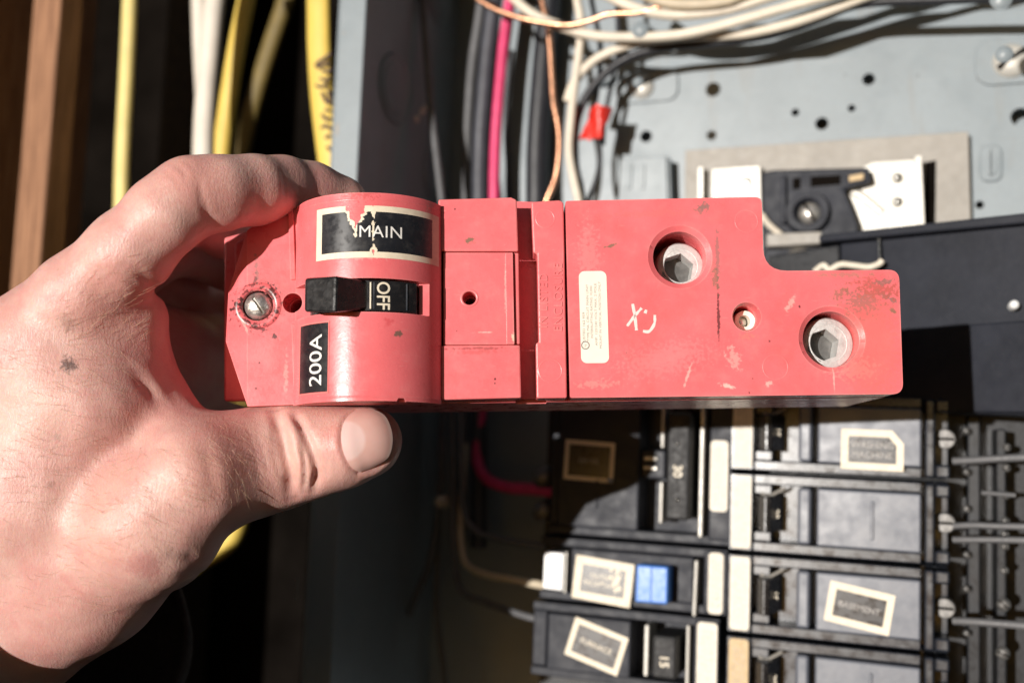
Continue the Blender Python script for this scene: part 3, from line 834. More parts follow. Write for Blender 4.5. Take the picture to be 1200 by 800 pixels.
def right_breaker(b0, b1, label, lab=None, strip=M_cream2, seam=False, idx=0):
    """breaker of the right-hand column: paper strip at its inner end, wires leave to the right"""
    X = {k: A_(k) for k in (853, 856, 879, 881, 886, 893, 899, 902, 931, 934, 950, 957, 1022, 1080, 1084, 1096, 1114, 1126)}
    g = 0.8
    b0 += g; b1 -= g
    th = thing('branch_breaker', PF, (X[1022], b0, -40), label, 'breaker', G3)
    e = 4.0
    body = [boxl(X[853], b0, X[1114], b1, -44, -17),
            boxl(X[853], b0 + .03, X[881], b1 - .03, -16.98, -3.2),                   # strip block
            boxl(X[881] + .02, b0 + .02, X[1080], b0 + e, -16.96, -4.0), boxl(X[881] + .02, b1 - e, X[1080], b1 - .02, -16.96, -4.0),
            boxl(X[881] + .04, b0 + e + .02, X[902], b0 + e + 4, -16.94, -6), boxl(X[881] + .04, b1 - e - 4, X[902], b1 - e - .02, -16.94, -6)]
    v, f = join_vf(body)
    build('case', [PF.w2(p) for p in v], f, M_branch, th, None, 0.5)
    prism('ridge', PF, rect(X[934], b0 + e + .3, X[950], b1 - e - .3), -16.9, -1.5, M_branch_r, th, 1.2)
    prism('front_face', PF, rect(X[957], b0 + e + .2, X[1080] - .1, b1 - e - .2), -16.92, -0.6, M_branch_r, th, 0.8)
    if seam:
        prism('face_rib', PF, rect(X[1022] - .6, b0 + e + 4, X[1022] + .6, b1 - e - 4), -0.6, 0.2, M_branch_r, th, 0.3)
    prism('end_block', PF, rect(X[1084], b0 + .4, X[1096], b1 - .4), -16.9, -3.5, M_branch, th, 0.9)
    for bb in (b0 + .4, b1 - 5.4):
        prism('end_ear', PF, rect(X[1096] + .1, bb, X[1114], bb + 5), -16.9, -3.8, M_branch, th, 0.9)
    # toggle lying over to the left of its well
    tx = X[893]
    tv = [(X[886], -17), (X[886] + .8, -1.5), (X[893] + 1.2, 2.5), (X[899] + 1.6, 1.8), (X[902] + 4, -17)]
    bt0, bt1 = b0 + 8.3, b1 - 8.3
    V = [PF.w2((a, bt0, d)) for a, d in tv] + [PF.w2((a, bt1, d)) for a, d in tv]
    F = [tuple(range(4, -1, -1)), tuple(range(5, 10))] + [(i, (i + 1) % 5, (i + 1) % 5 + 5, i + 5) for i in range(5)]
    tg = build('toggle', V, F, M_toggle, th, None, 0.5)
    text_on('lettering', PF, '15' if idx != 1 else '20', 3.6, X[899] + 2.9, (b0 + b1) / 2, -4.5, M_offw, tg, -90, 0.01)
    tube_pts = [(X[881] + 3, b1 - e - 3.6, -5.6), (X[899], b1 - e - 4.4, -6.4), (X[902] + 5, b1 - e - 1.2, -9)]
    Vt, Ft = tube_vf(cr([PF.w2(p) for p in tube_pts], 8), 0.7, 8)
    build('well_spring', Vt, Ft, M_galv, th, True)
    paper_strip(th, X[856], b0 + .9, X[879], b1 - .9, -3.2, strip)
    c = ((X[1114] + X[1126]) / 2 - 1, (b0 + b1) / 2)
    ts = prism('terminal_screw', PF, circ(c[0] - 2.2, c[1], 3.9, 20), -20, -12.2, M_tscrew, th, 0.5)
    prism('screw_slot', PF, rect(c[0] - 5.4, c[1] - .5, c[0] + 1.0, c[1] + .5), -12.2, -12.1, M_dark, ts)
    if lab:
        cx = (A_(lab[0], lab[1]), B_(lab[1], lab[0]))
        label_plate(th, cx[0], cx[1], lab[2], lab[3], lab[4], -0.6, lab[5], lab[6], M_dimink if lab[7] else M_offw, lab[8])
    return th

rb = [B_(558) + PITCH, B_(558), B_(558) - PITCH, B_(558) - 2 * PITCH, B_(558) - 3 * PITCH]
right_breaker(rb[1], rb[0], 'black branch breaker with a label whose corner folds, top of the right column', (1022, 527, 23, 15.5, -0.5, ['WASHING', 'MACHINE'], 3.4, True, True))
right_breaker(rb[2], rb[1], 'black branch breaker with a bare unlabelled face in the right column', None, M_cream2, True, 1)
right_breaker(rb[3], rb[2], 'black branch breaker with a tilted one-line label in the right column', (1007, 712, 24, 15.5, -9, ['BASEMENT'], 3.2, True, False))
right_breaker(rb[4], rb[3], 'black branch breaker with a tan paper strip, cut by the bottom border', None, M_tan, True, 1)

def left_breaker(b0, b1, X, label, kind):
    g = 0.8
    b0 += g; b1 -= g
    th = thing('branch_breaker', PF, (X['f0'], b0, -40), label, 'breaker', G3)
    e = 3.6
    body = [boxl(X['l'], b0, X['r'], b1, -44, -17), boxl(X['l'] + .3, b0 + .02, X['r'] - .3, b0 + e, -16.98, -4.5), boxl(X['l'] + .3, b1 - e, X['r'] - .3, b1 - .02, -16.98, -4.5)]
    v, f = join_vf(body)
    build('case', [PF.w2(p) for p in v], f, M_branch_l, th, None, 0.5)
    return th, b0, b1, e

def front(th, name, a0, b0, a1, b1, d, mat=M_branch_l, bev=0.8, d0=-16.95):
    return prism(name, PF, rect(a0, b0, a1, b1), d0, d, mat, th, bev)

# two-pole 30 A
yb1 = P(730, 634, 0)[1]
X = dict(l=A_(640, 580), f0=A_(652, 580), f1=A_(748, 580), w1=A_(780, 580), r=A_(858, 580))
th, b0, b1, e = left_breaker(yb1, yb1 + 2 * PITCH, X, 'wide two-pole breaker marked 30 with a thick black tie handle, left column', 'double')
bm_ = (b0 + b1) / 2
front(th, 'end_block', X['l'] + .5, b0 + e + .2, A_(650, 580), b1 - e - .2, -5)
front(th, 'front_face', X['f0'] + .3, b0 + e + .2, X['f1'], b1 - e - .2, -0.6)
front(th, 'web', X['f1'] + .1, bm_ - 6, A_(777, 580), bm_ + 6, -3)
front(th, 'face_rib', A_(699, 580) - .5, b0 + 12, A_(699, 580) + .5, b0 + 24, 0.1, M_branch_l, 0.2, -0.6)
for (yy0, yy1) in ((b0 + e + 4, bm_ - 7), (bm_ + 7, b1 - e - 4)):
    prism('bright_bar', PF, rect(A_(772, 580), yy0, A_(776, 580), yy1), -16.9, -1.0, M_bright, th, 0.6)
for dy in (-1.6, 2.4):
    prism('bright_bar', PF, rect(A_(752, 580), bm_ + dy - .8, A_(768, 580), bm_ + dy + .8), -3.0, -1.8, M_bright, th, 0.4)
tg = prism('tie_handle', PF, rect(A_(784, 580), b0 + 10, A_(811, 580), b1 - 10), -16.8, 6.5, M_handle, th, 1.2)
prism('handle_groove', PF, rect(A_(790, 580), b0 + 11, A_(791, 580), b1 - 11), 6.5, 6.8, M_handle, tg)
text_on('lettering', PF, '30', 5.2, A_(798, 552), P(798, 552, 6)[1], 6.62, M_offw, tg, -90, 0.015)
for py in (520, 585):
    c = PF.hit(794, py, 6.5)
    lathe('pin', PF, c.x, c.y, [(0.1, 7.4), (0.7, 7.2), (1.0, 6.5)], M_steel, tg, 12, True)
prism('bright_bar', PF, rect(A_(818, 580), b0 + 3, A_(823, 580), b1 - 3), -16.9, -1.5, M_bright, th, 0.6)
prism('strip_block', PF, rect(A_(829, 580), b0 + 2, X['r'] - .5, b1 - 2), -16.8, -3.4, M_branch_l, th, 0.8)
paper_strip(th, A_(831, 545), P(845, 600, 0)[1], A_(852, 545), P(845, 516, 0)[1], -3.4)
label_plate(th, *P(690, 540, 0), 22, 17, -2, -0.6, ['DRYER'], 3.0, M_dimink, False, 1.8)
c = PF.hit(715, 563, 0)
lathe('label_pin', PF, c.x, c.y, [(0.1, 1.2), (0.9, 0.9), (1.3, -0.6)], M_steel, th, 12, True)
for py in (560, 600):
    p = PF.hit(642, py, -8)
    lathe('terminal_screw', PF, p.x - 4, p.y, [(0.1, -9.5), (3.0, -9.8), (4.6, -11.5), (5, -20)], M_tscrew, th, 20, True)

# test-button breaker
yb2 = P(730, 714, 0)[1]
X = dict(l=A_(628, 680), f0=A_(636, 680), f1=A_(812, 680), r=A_(852, 680))
th, b0, b1, e = left_breaker(yb2, yb1, X, 'breaker with a blue test button and white square, left column', 'gfci')
front(th, 'front_face', A_(667, 680), b0 + e + .2, A_(812, 680), b1 - e - .2, -2)
prism('white_button', PF, pxs(PF, [(638, 646), (661, 648), (659, 692), (636, 689)], -0.5), -16.9, -0.5, M_whitep, th, 0.5)
prism('bright_bar', PF, pxs(PF, [(662, 646), (665, 646), (663, 695), (660, 695)], -2), -16.9, -2, M_bright, th, 0.5)
bl = pxs(PF, [(746, 661), (783, 664), (782, 708), (744, 705)], 8)
bu = prism('test_button', PF, bl, -2, 8, M_blue, th, 0.8)
bl2 = pxs(PF, [(762, 664), (764, 664), (763, 704), (761, 704)], 8.3)
prism('button_ridge', PF, bl2, 8, 8.5, M_blue, bu, 0.2)
prism('bright_bar', PF, pxs(PF, [(814, 656), (818, 656), (815, 722), (811, 722)], -1.2), -16.9, -1.2, M_bright, th, 0.6)
prism('strip_block', PF, rect(A_(823, 680), b0 + .8, X['r'] - .3, b1 - .8), -16.8, -3.4, M_branch_l, th, 0.8)
a0, q0 = P(827, 734, -3); a1, q1 = P(848, 648, -3)
paper_strip(th, a0 + .6, max(q0, b0 + .6), a1, min(q1, b1 - .6), -3.4)
lb = label_plate(th, *P(705, 681, 0), 25.5, 18, -5, -2, ['OUTSIDE', 'RECEPTACLE'], 2.8, M_offw, False, 3.2, True)

# 15 A breaker at the bottom border
X = dict(l=A_(618, 760), f0=A_(625, 760), f1=A_(738, 760), r=A_(842, 760))
th, b0, b1, e = left_breaker(yb2 - PITCH, yb2, X, 'breaker marked 15 with a strongly tilted label, bottom of the left column', 'single')
front(th, 'front_face', A_(640, 760), b0 + e + .2, X['f1'], b1 - e - .2, -1)
front(th, 'end_block', X['l'] + .5, b0 + e + .2, A_(636, 760), b1 - e - .2, -5)
prism('bright_bar', PF, rect(A_(754, 760), b0 + e + 2, A_(759, 760), b1 - e - 1), -16.9, -1.2, M_bright, th, 0.6)
tg = prism('toggle', PF, rect(A_(768, 760), b0 + 7, A_(796, 760), b1 - 7), -16.8, 6, M_handle, th, 1.2)
text_on('lettering', PF, '15', 5.2, A_(782, 772), P(782, 776, 6)[1], 6.1, M_offw, tg, -90, 0.015)
prism('bright_bar', PF, rect(A_(803, 760), b0 + 3, A_(807, 760), b1 - 3), -16.9, -1.5, M_bright, th, 0.6)
prism('strip_block', PF, rect(A_(811, 760), b0 + 1, X['r'] - .3, b1 - 1), -16.8, -3.4, M_branch_l, th, 0.8)
paper_strip(th, A_(815, 760), b0 + 1.4, A_(839, 760), b1 - 1.4, -3.4)
label_plate(th, *P(698, 757, 0), 24, 16.5, -16, -1, ['FURNACE'], 3.2, M_offw, False, 2.2)

# backing behind the branch breakers
o = prism('black_backing_board', PF, rect(A_(600), -150, A_(1230), B_(440)), -70, -46, M_black, None)
tag(o, 'black backing board carrying both columns of branch breakers', 'board')

# neutral bar and wires at the right border
nb = thing('neutral_bar', PF, (*P(1178, 700, -12), -46), 'dark terminal bar with a row of bright screws at the right border', 'terminal bar')
prism('bar', PF, rect(A_(1174), -130, A_(1186), B_(495)), -45, -22, M_black, nb, 0.6)
for k, py in enumerate((524, 548, 580, 610, 626, 640, 668, 708, 765)):
    pan_screw(1180 - (py - 524) * 0.02, py, -22, 1.6 if k not in (7, 8) else 2.6, nb, M_tscrew, 20 * k)
prism('bar', PF, rect(A_(1140), -130, A_(1156), B_(480)), -45, -30, M_black, nb, 0.6)
for py in (505, 553, 596, 650, 690, 742):
    pan_screw(1133, py, -26, 1.5, nb, M_tscrew, 45)
G4 = 'wires leaving the right column'
def rw(pts, r, label):
    tag(tube('grey_wire', PF, pts, r, M_wgrey, None, 12, 10), label, 'wire', G4)
rw([(1117, 540, -12), (1140, 539, -10), (1170, 537, -8), (1215, 535, -6)], 1.5, 'grey wire leaving the breaker whose label corner folds')
rw([(1117, 616, -12), (1140, 615, -10), (1170, 616, -8), (1215, 617, -6)], 1.3, 'upper grey wire of the pair leaving the unlabelled breaker')
rw([(1117, 632, -12), (1140, 632, -10), (1170, 632, -8), (1215, 633, -6)], 1.3, 'lower grey wire of the pair leaving the unlabelled breaker')
rw([(1117, 727, -12), (1140, 728, -10), (1170, 730, -8), (1215, 734, -6)], 1.5, 'grey wire leaving the breaker with the tilted one-line label')
rw([(1150, 577, -16), (1165, 578, -16), (1190, 580, -16)], 0.9, 'thin grey lead ending at a bright screw of the terminal bar')

# ================================================================== RED MAIN BREAKER (local mm: u right, v up, w towards the viewer)
mb = thing('main_breaker', BF, (0, 0, 0), 'worn red 200 amp main breaker with black toggle held in the hand', 'breaker')
Q = lambda pts, w=0: pxs(BF, pts, w)

# rear body
body_out = Q([(264, 276), (300, 256), (345, 240), (610, 238), (893, 236), (893, 312), (1052, 318), (1053, 462), (345, 472), (290, 470), (266, 405)], 0)
o = prism('rear_body', BF, body_out, -46, -9.5, M_red, mb, 0.8)
cov_holes = [(797, 301, 31.5, 38), (975, 397, 33, 39), (875, 371, 15, 17)]
cs = []
for x, y, r, r2 in cov_holes[:2]:
    c = BF.hit(x, y, 0)
    cs.append(cutter(BF, circ(c.x, c.y, r / 4, 40), -30, 2))
c = BF.hit(875, 371, 0)
cs.append(cutter(BF, circ(c.x, c.y, 3.4, 30), -30, 2))
c = BF.hit(550, 349, 0)
cs.append(cutter(BF, circ(c.x, c.y, 1.6, 30), -30, 2))
c = BF.hit(343, 355, 0)
cs.append(cutter(BF, circ(c.x, c.y, 2.7, 30), -30, 2))
g0, g1 = BF.hit(603, 350, 0).x, BF.hit(640, 350, 0).x
cs.append(cutter(BF, rect(g0, -60, g1, 60), -15, 2))
cut(o, cs, 0.5)

# deeper square corner of the left end
prism('end_corner', BF, Q([(262, 278), (300, 268), (300, 470), (262, 470)], -20), -45.8, -20, M_red, mb, 0.8)

# end face with chamfered outline and a folded-back edge
pts_f = [(289.5, 270), (322, 245), (345, 243), (516, 240), (516, 468), (345, 474), (290, 476)]
L0 = [BF.hit(x, y, 0) for x, y in pts_f]
E0 = [BF.hit(264.5, 400, -3.5), BF.hit(267.5, 342, -3.5)]
tb_ = L0 + E0
bot = [Vector((p.x, p.y, -9.4)) for p in tb_]
n = len(tb_)
V = [BF.w2(p) for p in tb_ + bot]
nf = len(L0)
F = [tuple(range(nf - 1, -1, -1)), (0, nf - 1, nf, nf + 1)[::-1], tuple(range(n, 2 * n))]
F = [tuple(range(nf)), (0, nf - 1, nf, nf + 1), tuple(range(n, 2 * n))]
F += [(i, (i + 1) % n, (i + 1) % n + n, i + n) for i in range(n)]
o = build('end_face', V, F, M_red_end, mb)
bm = bmesh.new(); bm.from_mesh(o.data); bmesh.ops.recalc_face_normals(bm, faces=bm.faces); bm.to_mesh(o.data); bm.free()
c1 = BF.hit(302, 358, 0); c2 = BF.hit(343, 355, 0)
cut(o, [cutter(BF, circ(c1.x, c1.y, 4.5, 36), -3.5, 3), cutter(BF, circ(c2.x, c2.y, 2.9, 30), -20, 3)], 0.45)
# raised boss ring round the screw
lathe('screw_boss', BF, c1.x, c1.y, [(4.55, -0.2), (4.7, 0.45), (6.6, 0.35), (7.0, 0.02)], M_red_end, mb, 40, True, False)
# the panel step line right of the screw
for y0_, y1_ in ((244, 330), (378, 474)):
    a0, a1 = BF.hit(338 + (y0_ - 244) * .03, y0_, 0), BF.hit(338 + (y1_ - 244) * .03, y1_, 0)
    prism('step_rib', BF, [(a0.x, a0.y - .5), (a0.x + 1.6, a0.y - .5), (a1.x + 1.6, a1.y + .5), (a1.x, a1.y + .5)], 0, 0.7, M_red_end, mb, 0.25)
# round-head screw, battered
ball = []
R_ = 4.15
for k in range(10):
    t = k / 9
    ball.append((max(0.05, R_ * math.sin(t * math.pi / 2)), -1.2 + 2.7 * math.cos(t * math.pi / 2)))
ball.append((R_, -3.4))
o = lathe('screw', BF, c1.x, c1.y, ball, M_chrome, mb, 36, True)
ca, sa = math.cos(math.radians(-55)), math.sin(math.radians(-55))
sl = [(c1.x + 0.4 + x * ca - y * sa, c1.y - .2 + x * sa + y * ca) for x, y in ((-2.9, -.42), (2.9, -.42), (2.9, .42), (-2.9, .42))]
cut(o, [cutter(BF, sl, 0.55, 4)], 0, 45)

# ---- hood over the toggle: a half-round arch across the breaker
UC = BF.hit(432, 350, 0).x
HW, SAG = 21.3, 15.0
HR = (HW * HW + SAG * SAG) / (2 * SAG)
VT = BF.hit(430, 225.5, SAG).y
VB = BF.hit(430, 469.5, SAG).y
def hood_w(u, v=0):
    x = u - UC
    x = max(-HW, min(HW, x))
    return math.sqrt(max(0, HR * HR - x * x)) - (HR - SAG)
nu = 48
prof = []
for i in range(nu + 1):
    x = -HW + 2 * HW * i / nu
    prof.append((UC + x, hood_w(UC + x)))
prof = [(prof[0][0], 0.05), (prof[0][0], 1.0)] + prof[1:-1] + [(prof[-1][0], 0.05)]
V = [BF.w2((u, VB, w)) for u, w in prof] + [BF.w2((u, VT, w)) for u, w in prof]
n = len(prof)
F = [tuple(range(n)), tuple(range(2 * n - 1, n - 1, -1))] + [(i, i + n, (i + 1) % n + n, (i + 1) % n) for i in range(n)]
hood = build('hood', V, F, M_red_hood, mb)
bm = bmesh.new(); bm.from_mesh(hood.data); bmesh.ops.recalc_face_normals(bm, faces=bm.faces); bm.to_mesh(hood.data); bm.free()
SB, ST = BF.hit(440, 365, SAG).y, BF.hit(440, 325.5, SAG).y
su0, su1 = BF.hit(345, 345, 2).x, BF.hit(503, 345, 5).x
cuts = [cutter(BF, rect(su0, SB, su1, ST), 0.6, 30)]
# nick in the lower edge
nk = BF.hit(470, 468, 12)
cuts.append(cutter(BF, [(nk.x - 2.6, VB - 3), (nk.x + 2.6, VB - 3), (nk.x + 0.4, VB + 1.5), (nk.x - .5, VB + 1.4)], hood_w(nk.x) - 2.4, 30))
cuts.append(cutter(BF, circ(c2.x, c2.y, 2.9, 30), -20, 30))
cut(hood, cuts, 0.55, 38)
e0, e1 = BF.hit(491, 345, 5).x, BF.hit(504, 345, 5).x
prism('slot_end', BF, rect(e0, SB + .05, e1, ST - .05), 0.65, 6.0, M_red_hood, hood, 0.25)
# lip line just inside the upper and lower rims
for vv in (VT - 2.0, VB + 1.2):
    Vv, Fv = [], []
    for i in range(nu + 1):
        u = UC - HW + 0.4 + (2 * HW - 0.8) * i / nu
        w = hood_w(u)
        for dv, dw in ((-0.35, -0.05), (0, 0.22), (0.35, -0.05)):
            Vv.append(BF.w2((u, vv + dv, w + dw)))
    for i in range(nu):
        for k in range(2):
            Fv.append((i * 3 + k, i * 3 + k + 1, i * 3 + 4 + k, i * 3 + 3 + k))
    build('rim_bead', Vv, Fv, M_red_hood, hood, True)

# ---- toggle: drum with OFF, and the lever thrown to the left
tg = []
drum_c = (UC + 1.0, -6.0); drum_r = hood_w(UC) + 6.0 - 1.1
vb, vt = SB + 0.5, ST - 0.5
pr = []
for i in range(33):
    t = math.radians(150 - 128 * i / 32)
    pr.append((drum_c[0] + drum_r * math.cos(t), drum_c[1] + drum_r * math.sin(t)))
pr = [(p[0], max(0.8, p[1])) for p in pr]
uend = BF.hit(490, 345, 8).x
pr = [p for p in pr if p[0] < uend]
pr = pr + [(uend, 0.7)]
pr = [(pr[0][0] - .1, 0.7)] + pr
V = [BF.w2((u, vb, w)) for u, w in pr] + [BF.w2((u, vt, w)) for u, w in pr]
n = len(pr)
F = [tuple(range(n)), tuple(range(2 * n - 1, n - 1, -1))] + [(i, i + n, (i + 1) % n + n, (i + 1) % n) for i in range(n)]
drum = build('toggle', V, F, M_toggle, mb)
bm = bmesh.new(); bm.from_mesh(drum.data); bmesh.ops.recalc_face_normals(bm, faces=bm.faces); bm.to_mesh(drum.data); bm.free()
drum.data.shade_smooth(); drum.data.set_sharp_from_angle(angle=math.radians(35))
# lever: wedge that rises from the drum to a blunt tip at the left
def lv(px, py, w): return BF.hit(px, py, w)
t_tip = [lv(357, 365.5, 18.5), lv(357.5, 326.0, 18.5), lv(394, 323.0, 23.0), lv(392.5, 366.5, 23.0)]
t_root = [lv(360, 364, 2), lv(360, 327, 2), lv(437, 329.5, 12.0), lv(437, 362, 12.0)]
V = [BF.w2(p) for p in t_tip + t_root]
F = [(0, 1, 2, 3), (7, 6, 5, 4), (0, 4, 5, 1), (1, 5, 6, 2), (2, 6, 7, 3), (3, 7, 4, 0)]
lev = build('lever', V, F, M_toggle, drum, None, 0.7)
bm = bmesh.new(); bm.from_mesh(lev.data); bmesh.ops.recalc_face_normals(bm, faces=bm.faces); bm.to_mesh(lev.data); bm.free()
def drum_w(u, v=0):
    x = u - drum_c[0]
    return drum_c[1] + math.sqrt(max(0, drum_r ** 2 - x * x))
oc = BF.hit(449, 346, 14)
text_on('lettering', BF, 'OFF', 5.0, oc.x, oc.y, 0.08, M_offw, drum, -90, 0.012, 0, 0.92, drum_w, 1.0)
for uu, m_ in ((BF.hit(434, 345, 14).x, M_offw), (BF.hit(438, 345, 14).x, M_branch), (BF.hit(476, 345, 12).x, M_branch)):
    prism('drum_rib', BF, rect(uu - .2, vb + .5, uu + .2, vt - .5), drum_w(uu) - .1, drum_w(uu) + .12, m_, drum)

# ---- labels that wrap the hood
def bent_label(name, mat, pts_fn, keep, off, parent, nu_=150, nv_=60, th=0.0):
    """grid patch laid on the hood; pts_fn(s,t)->(u,v); faces dropped where keep is False"""
    V, F = [], []
    for i in range(nu_ + 1):
        for j in range(nv_ + 1):
            u, v = pts_fn(i / nu_, j / nv_)
            V.append(BF.w2((u, v, hood_w(u) + off)))
    for i in range(nu_):
        for j in range(nv_):
            u, v = pts_fn((i + .5) / nu_, (j + .5) / nv_)
            if keep(u, v):
                a = i * (nv_ + 1) + j
                F.append((a, a + nv_ + 1, a + nv_ + 2, a + 1))
    o = build(name, V, F, mat, parent, True)
    bm = bmesh.new(); bm.from_mesh(o.data)
    bmesh.ops.delete(bm, geom=[v for v in bm.verts if not v.link_faces], context='VERTS')
    bmesh.ops.recalc_face_normals(bm, faces=bm.faces)
    bm.to_mesh(o.data); bm.free()
    if th:
        s = o.modifiers.new('s', 'SOLIDIFY'); s.thickness = th * MM; s.offset = -1
    return o
def hood_hit(px, py):
    w = 10.0
    for _ in range(12):
        p = BF.hit(px, py, w)
        w = hood_w(p.x)
    return p
u0, u1 = hood_hit(371, 280).x, hood_hit(514.5, 280).x
v1 = hood_hit(432, 241).y; v0 = hood_hit(432, 302).y
tear_u = hood_hit(432, 270).x
def tear(u, v, k):
    # v-shaped scrape at the top, then a ragged crack down to the lower border
    t = (v1 - v) / (v1 - v0)
    nz = mnoise.noise(Vector((u * 0.55, v * 0.55, 3.1))) + 0.7 * mnoise.noise(Vector((u * 1.4, v * 1.4, 7.7)))
    vee = abs(u - (tear_u - 3.5 - 0.5 * t)) - (3.5 * (1 - t * 1.8)) - nz * 1.0 - k
    crack = abs(u - (tear_u + 1.25 + 0.3 * math.sin(t * 9))) - (0.4 + 0.4 * math.sin(t * 14 + 1)) - nz * 0.7 - k
    if 0.33 < t < 0.70 and u > tear_u - 3.2:
        crack = max(crack, abs(u - (tear_u + 1.25)) - 0.12 - 0.5 * max(0, nz) - k * 0.4)
        vee = 9
    return min(vee, crack)
LM = thing  # (labels are parts of the breaker)
B1 = 1.75
fn_out = lambda s, t: (u0 + (u1 - u0) * s, v0 + (v1 - v0) * t)
fn_in = lambda s, t: (u0 + B1 + (u1 - u0 - 2 * B1) * s, v0 + B1 + (v1 - v0 - 2 * B1) * t)
def keep_cream(u, v):
    return tear(u, v, -0.75) > 0 or mnoise.noise(Vector((u * 1.1, v * 1.1, 12))) > 0.9
lab1 = bent_label('main_label', M_cream, fn_out, keep_cream, 0.14, mb, 240, 110)
bent_label('label_print', M_labelblk, fn_in, lambda u, v: tear(u, v, 0.25) > 0, 0.20, lab1, 220, 100)
mc = hood_hit(446, 271.5)
A, Ft = refine(*text_vf('MAIN', 4.8, 0.0, 0, 1.0, 1.06), 0.5)
V = []
for x, y, z in A:
    u, v = mc.x + x, mc.y + y
    V.append((u, v))
build('lettering', [BF.w2((u, v, hood_w(u) + 0.27)) for u, v in V], Ft, M_white, lab1)
# 200A label
a = hood_hit(350.5, 422).x; b = hood_hit(385.5, 422).x
v1b = hood_hit(370, 377.5).y; v0b = hood_hit(370, 461.5).y
lab2 = bent_label('rating_label', red_plastic('pale red label border', (), (0.85, 0.20, 0.19)), lambda s, t: (a + (b - a) * s, v0b + (v1b - v0b) * t), lambda u, v: True, 0.16, mb, 24, 4)
bent_label('label_print', M_labelblk, lambda s, t: (a + .45 + (b - a - .8) * s, v0b + .45 + (v1b - v0b - .9) * t), lambda u, v: True, 0.22, lab2, 24, 4)
rc = hood_hit(369.5, 422)
# map the lettering through arc length so it does not stretch on the steep side
def arc_u(x0, s):
    th0 = math.asin((x0 - UC) / HR)
    return UC + HR * math.sin(th0 + s / HR)
A, Ft = refine(*text_vf('200A', 6.9, 0.004, 0, 0.98, 1.0), 0.9)
V = []
for x, y, z in A:
    u = arc_u(rc.x, -y); v = rc.y + x
    V.append(BF.w2((u, v, hood_w(u) + 0.30)))
build('lettering', V, Ft, M_white, lab2)

# ---- middle plates
mt = prism('upper_plate', BF, Q([(513.5, 233.5), (599, 231), (605.5, 234), (607.5, 294.5), (514.5, 294.5)]), -9.4, 0.0, M_red_mid, mb, 0.5)
ml = prism('lower_plate', BF, Q([(516.5, 404.5), (609.5, 404), (611, 466), (517, 468.5)]), -9.4, 0.0, M_red_mid, mb, 0.5)
mc_ = prism('centre_plate', BF, Q([(519.5, 295.2), (601, 295.2), (603, 403.6), (519.5, 403.8)]), -9.4, -0.45, M_red_mid, mb)
h = BF.hit(550, 349, 0)
cut(mc_, [cutter(BF, circ(h.x, h.y, 1.95, 28), -20, 3)], 0.35)
prism('rib', BF, Q([(592, 296), (601, 296), (603, 403), (593.5, 403)], 0), -0.45, -0.05, M_red_mid, mc_, 0.15)
prism('edge_lip', BF, Q([(601.5, 296), (607.8, 296), (609.4, 403), (603.5, 403)], -1), -9.4, -1.2, M_red_mid, mc_, 0.4)
lathe('hole_rim', BF, h.x, h.y, [(1.98, -0.5), (2.1, -0.25), (2.6, -0.3), (2.8, -0.46)], M_red_mid, mc_, 28, True, False)
prism('slot_floor', BF, Q([(603, 236), (634, 237), (637, 467), (606, 467.5)], -12), -14.9, -12, M_red, mb)
# ---- strip with moulded lettering
sp = prism('listing_strip', BF, Q([(622.5, 236), (656, 234), (660.5, 237), (664.5, 466), (629, 466.5), (628, 401.5), (631.5, 400.5), (629.5, 297), (625, 296)]), -9.4, -0.3, M_red_mid, mb, 0.5)
p1 = BF.hit(638.5, 351, 0); p2 = BF.hit(655.5, 348, 0)
A1 = BF.hit(636.8, 352, 0)
text_on('moulded_lettering', BF, 'IN LISTED', 3.55, A1.x, A1.y, -0.32, M_red_mid, sp, 89, 0.0, 0.26, 0.95, None, 1.12)
text_on('moulded_lettering', BF, 'ENCLOSURE', 3.55, p2.x - .4, p2.y, -0.32, M_red_mid, sp, 89, 0.0, 0.26, 0.95, None, 1.12)
def ring_mark(px, py, r, parent, w, mat, th=0.5):
    c = BF.hit(px, py, w)
    v, f = lathe_vf(c.x, c.y, [(r - th, w - .02), (r - th * .5, w + .10), (r, w - .02)], 36)
    f = f[:-1]
    build('mould_ring', [BF.w2(q) for q in v], f, mat, parent, True)
ring_mark(645, 434, 3.6, sp, -0.3, M_red_mid)
ring_mark(639, 256, 3.0, sp, -0.3, M_red_mid)

# ---- lug cover with its notch, counterbores and screws
def fillet(pts, rad, n=6):
    """round the listed px corner points; pts: (u,v,r)"""
    out = []
    m = len(pts)
    for i in range(m):
        p = Vector(pts[i][:2]); r = pts[i][2]
        if r <= 0:
            out.append(tuple(p)); continue
        a = (Vector(pts[i - 1][:2]) - p).normalized(); b = (Vector(pts[(i + 1) % m][:2]) - p).normalized()
        A0, B0 = p + a * r, p + b * r
        for k in range(n + 1):
            t = k / n
            q = A0 * (1 - t) ** 2 + p * 2 * t * (1 - t) + B0 * t * t
            out.append(tuple(q))
    return out
cp = [(662.5, 235.5, .8), (892.5, 230.5, 2.2), (895, 317.5, 7.0), (1053.5, 316, 3.2), (1058.5, 461.5, 3.2), (668, 466, .8)]
cl = [(*BF.hit(x, y, 0)[:2], r) for x, y, r in cp]
cover = prism('lug_cover', BF, fillet(cl, 0), -9.4, 0.0, M_red_cover, mb)
cs = []
for x, y, r, r2 in cov_holes:
    c = BF.hit(x, y, 0)
    v, f = lathe_vf(c.x, c.y, [(r / 4, -22), (r / 4, -1.0), (r2 / 4, 0.0), (r2 / 4 + 0.3, 3)], 48)
    f = list(f) + [tuple(3 * 48 + i for i in range(48))[::-1]]
    cs.append(([BF.w2(p) for p in v], f))
cut(cover, cs, 0.35, 30)
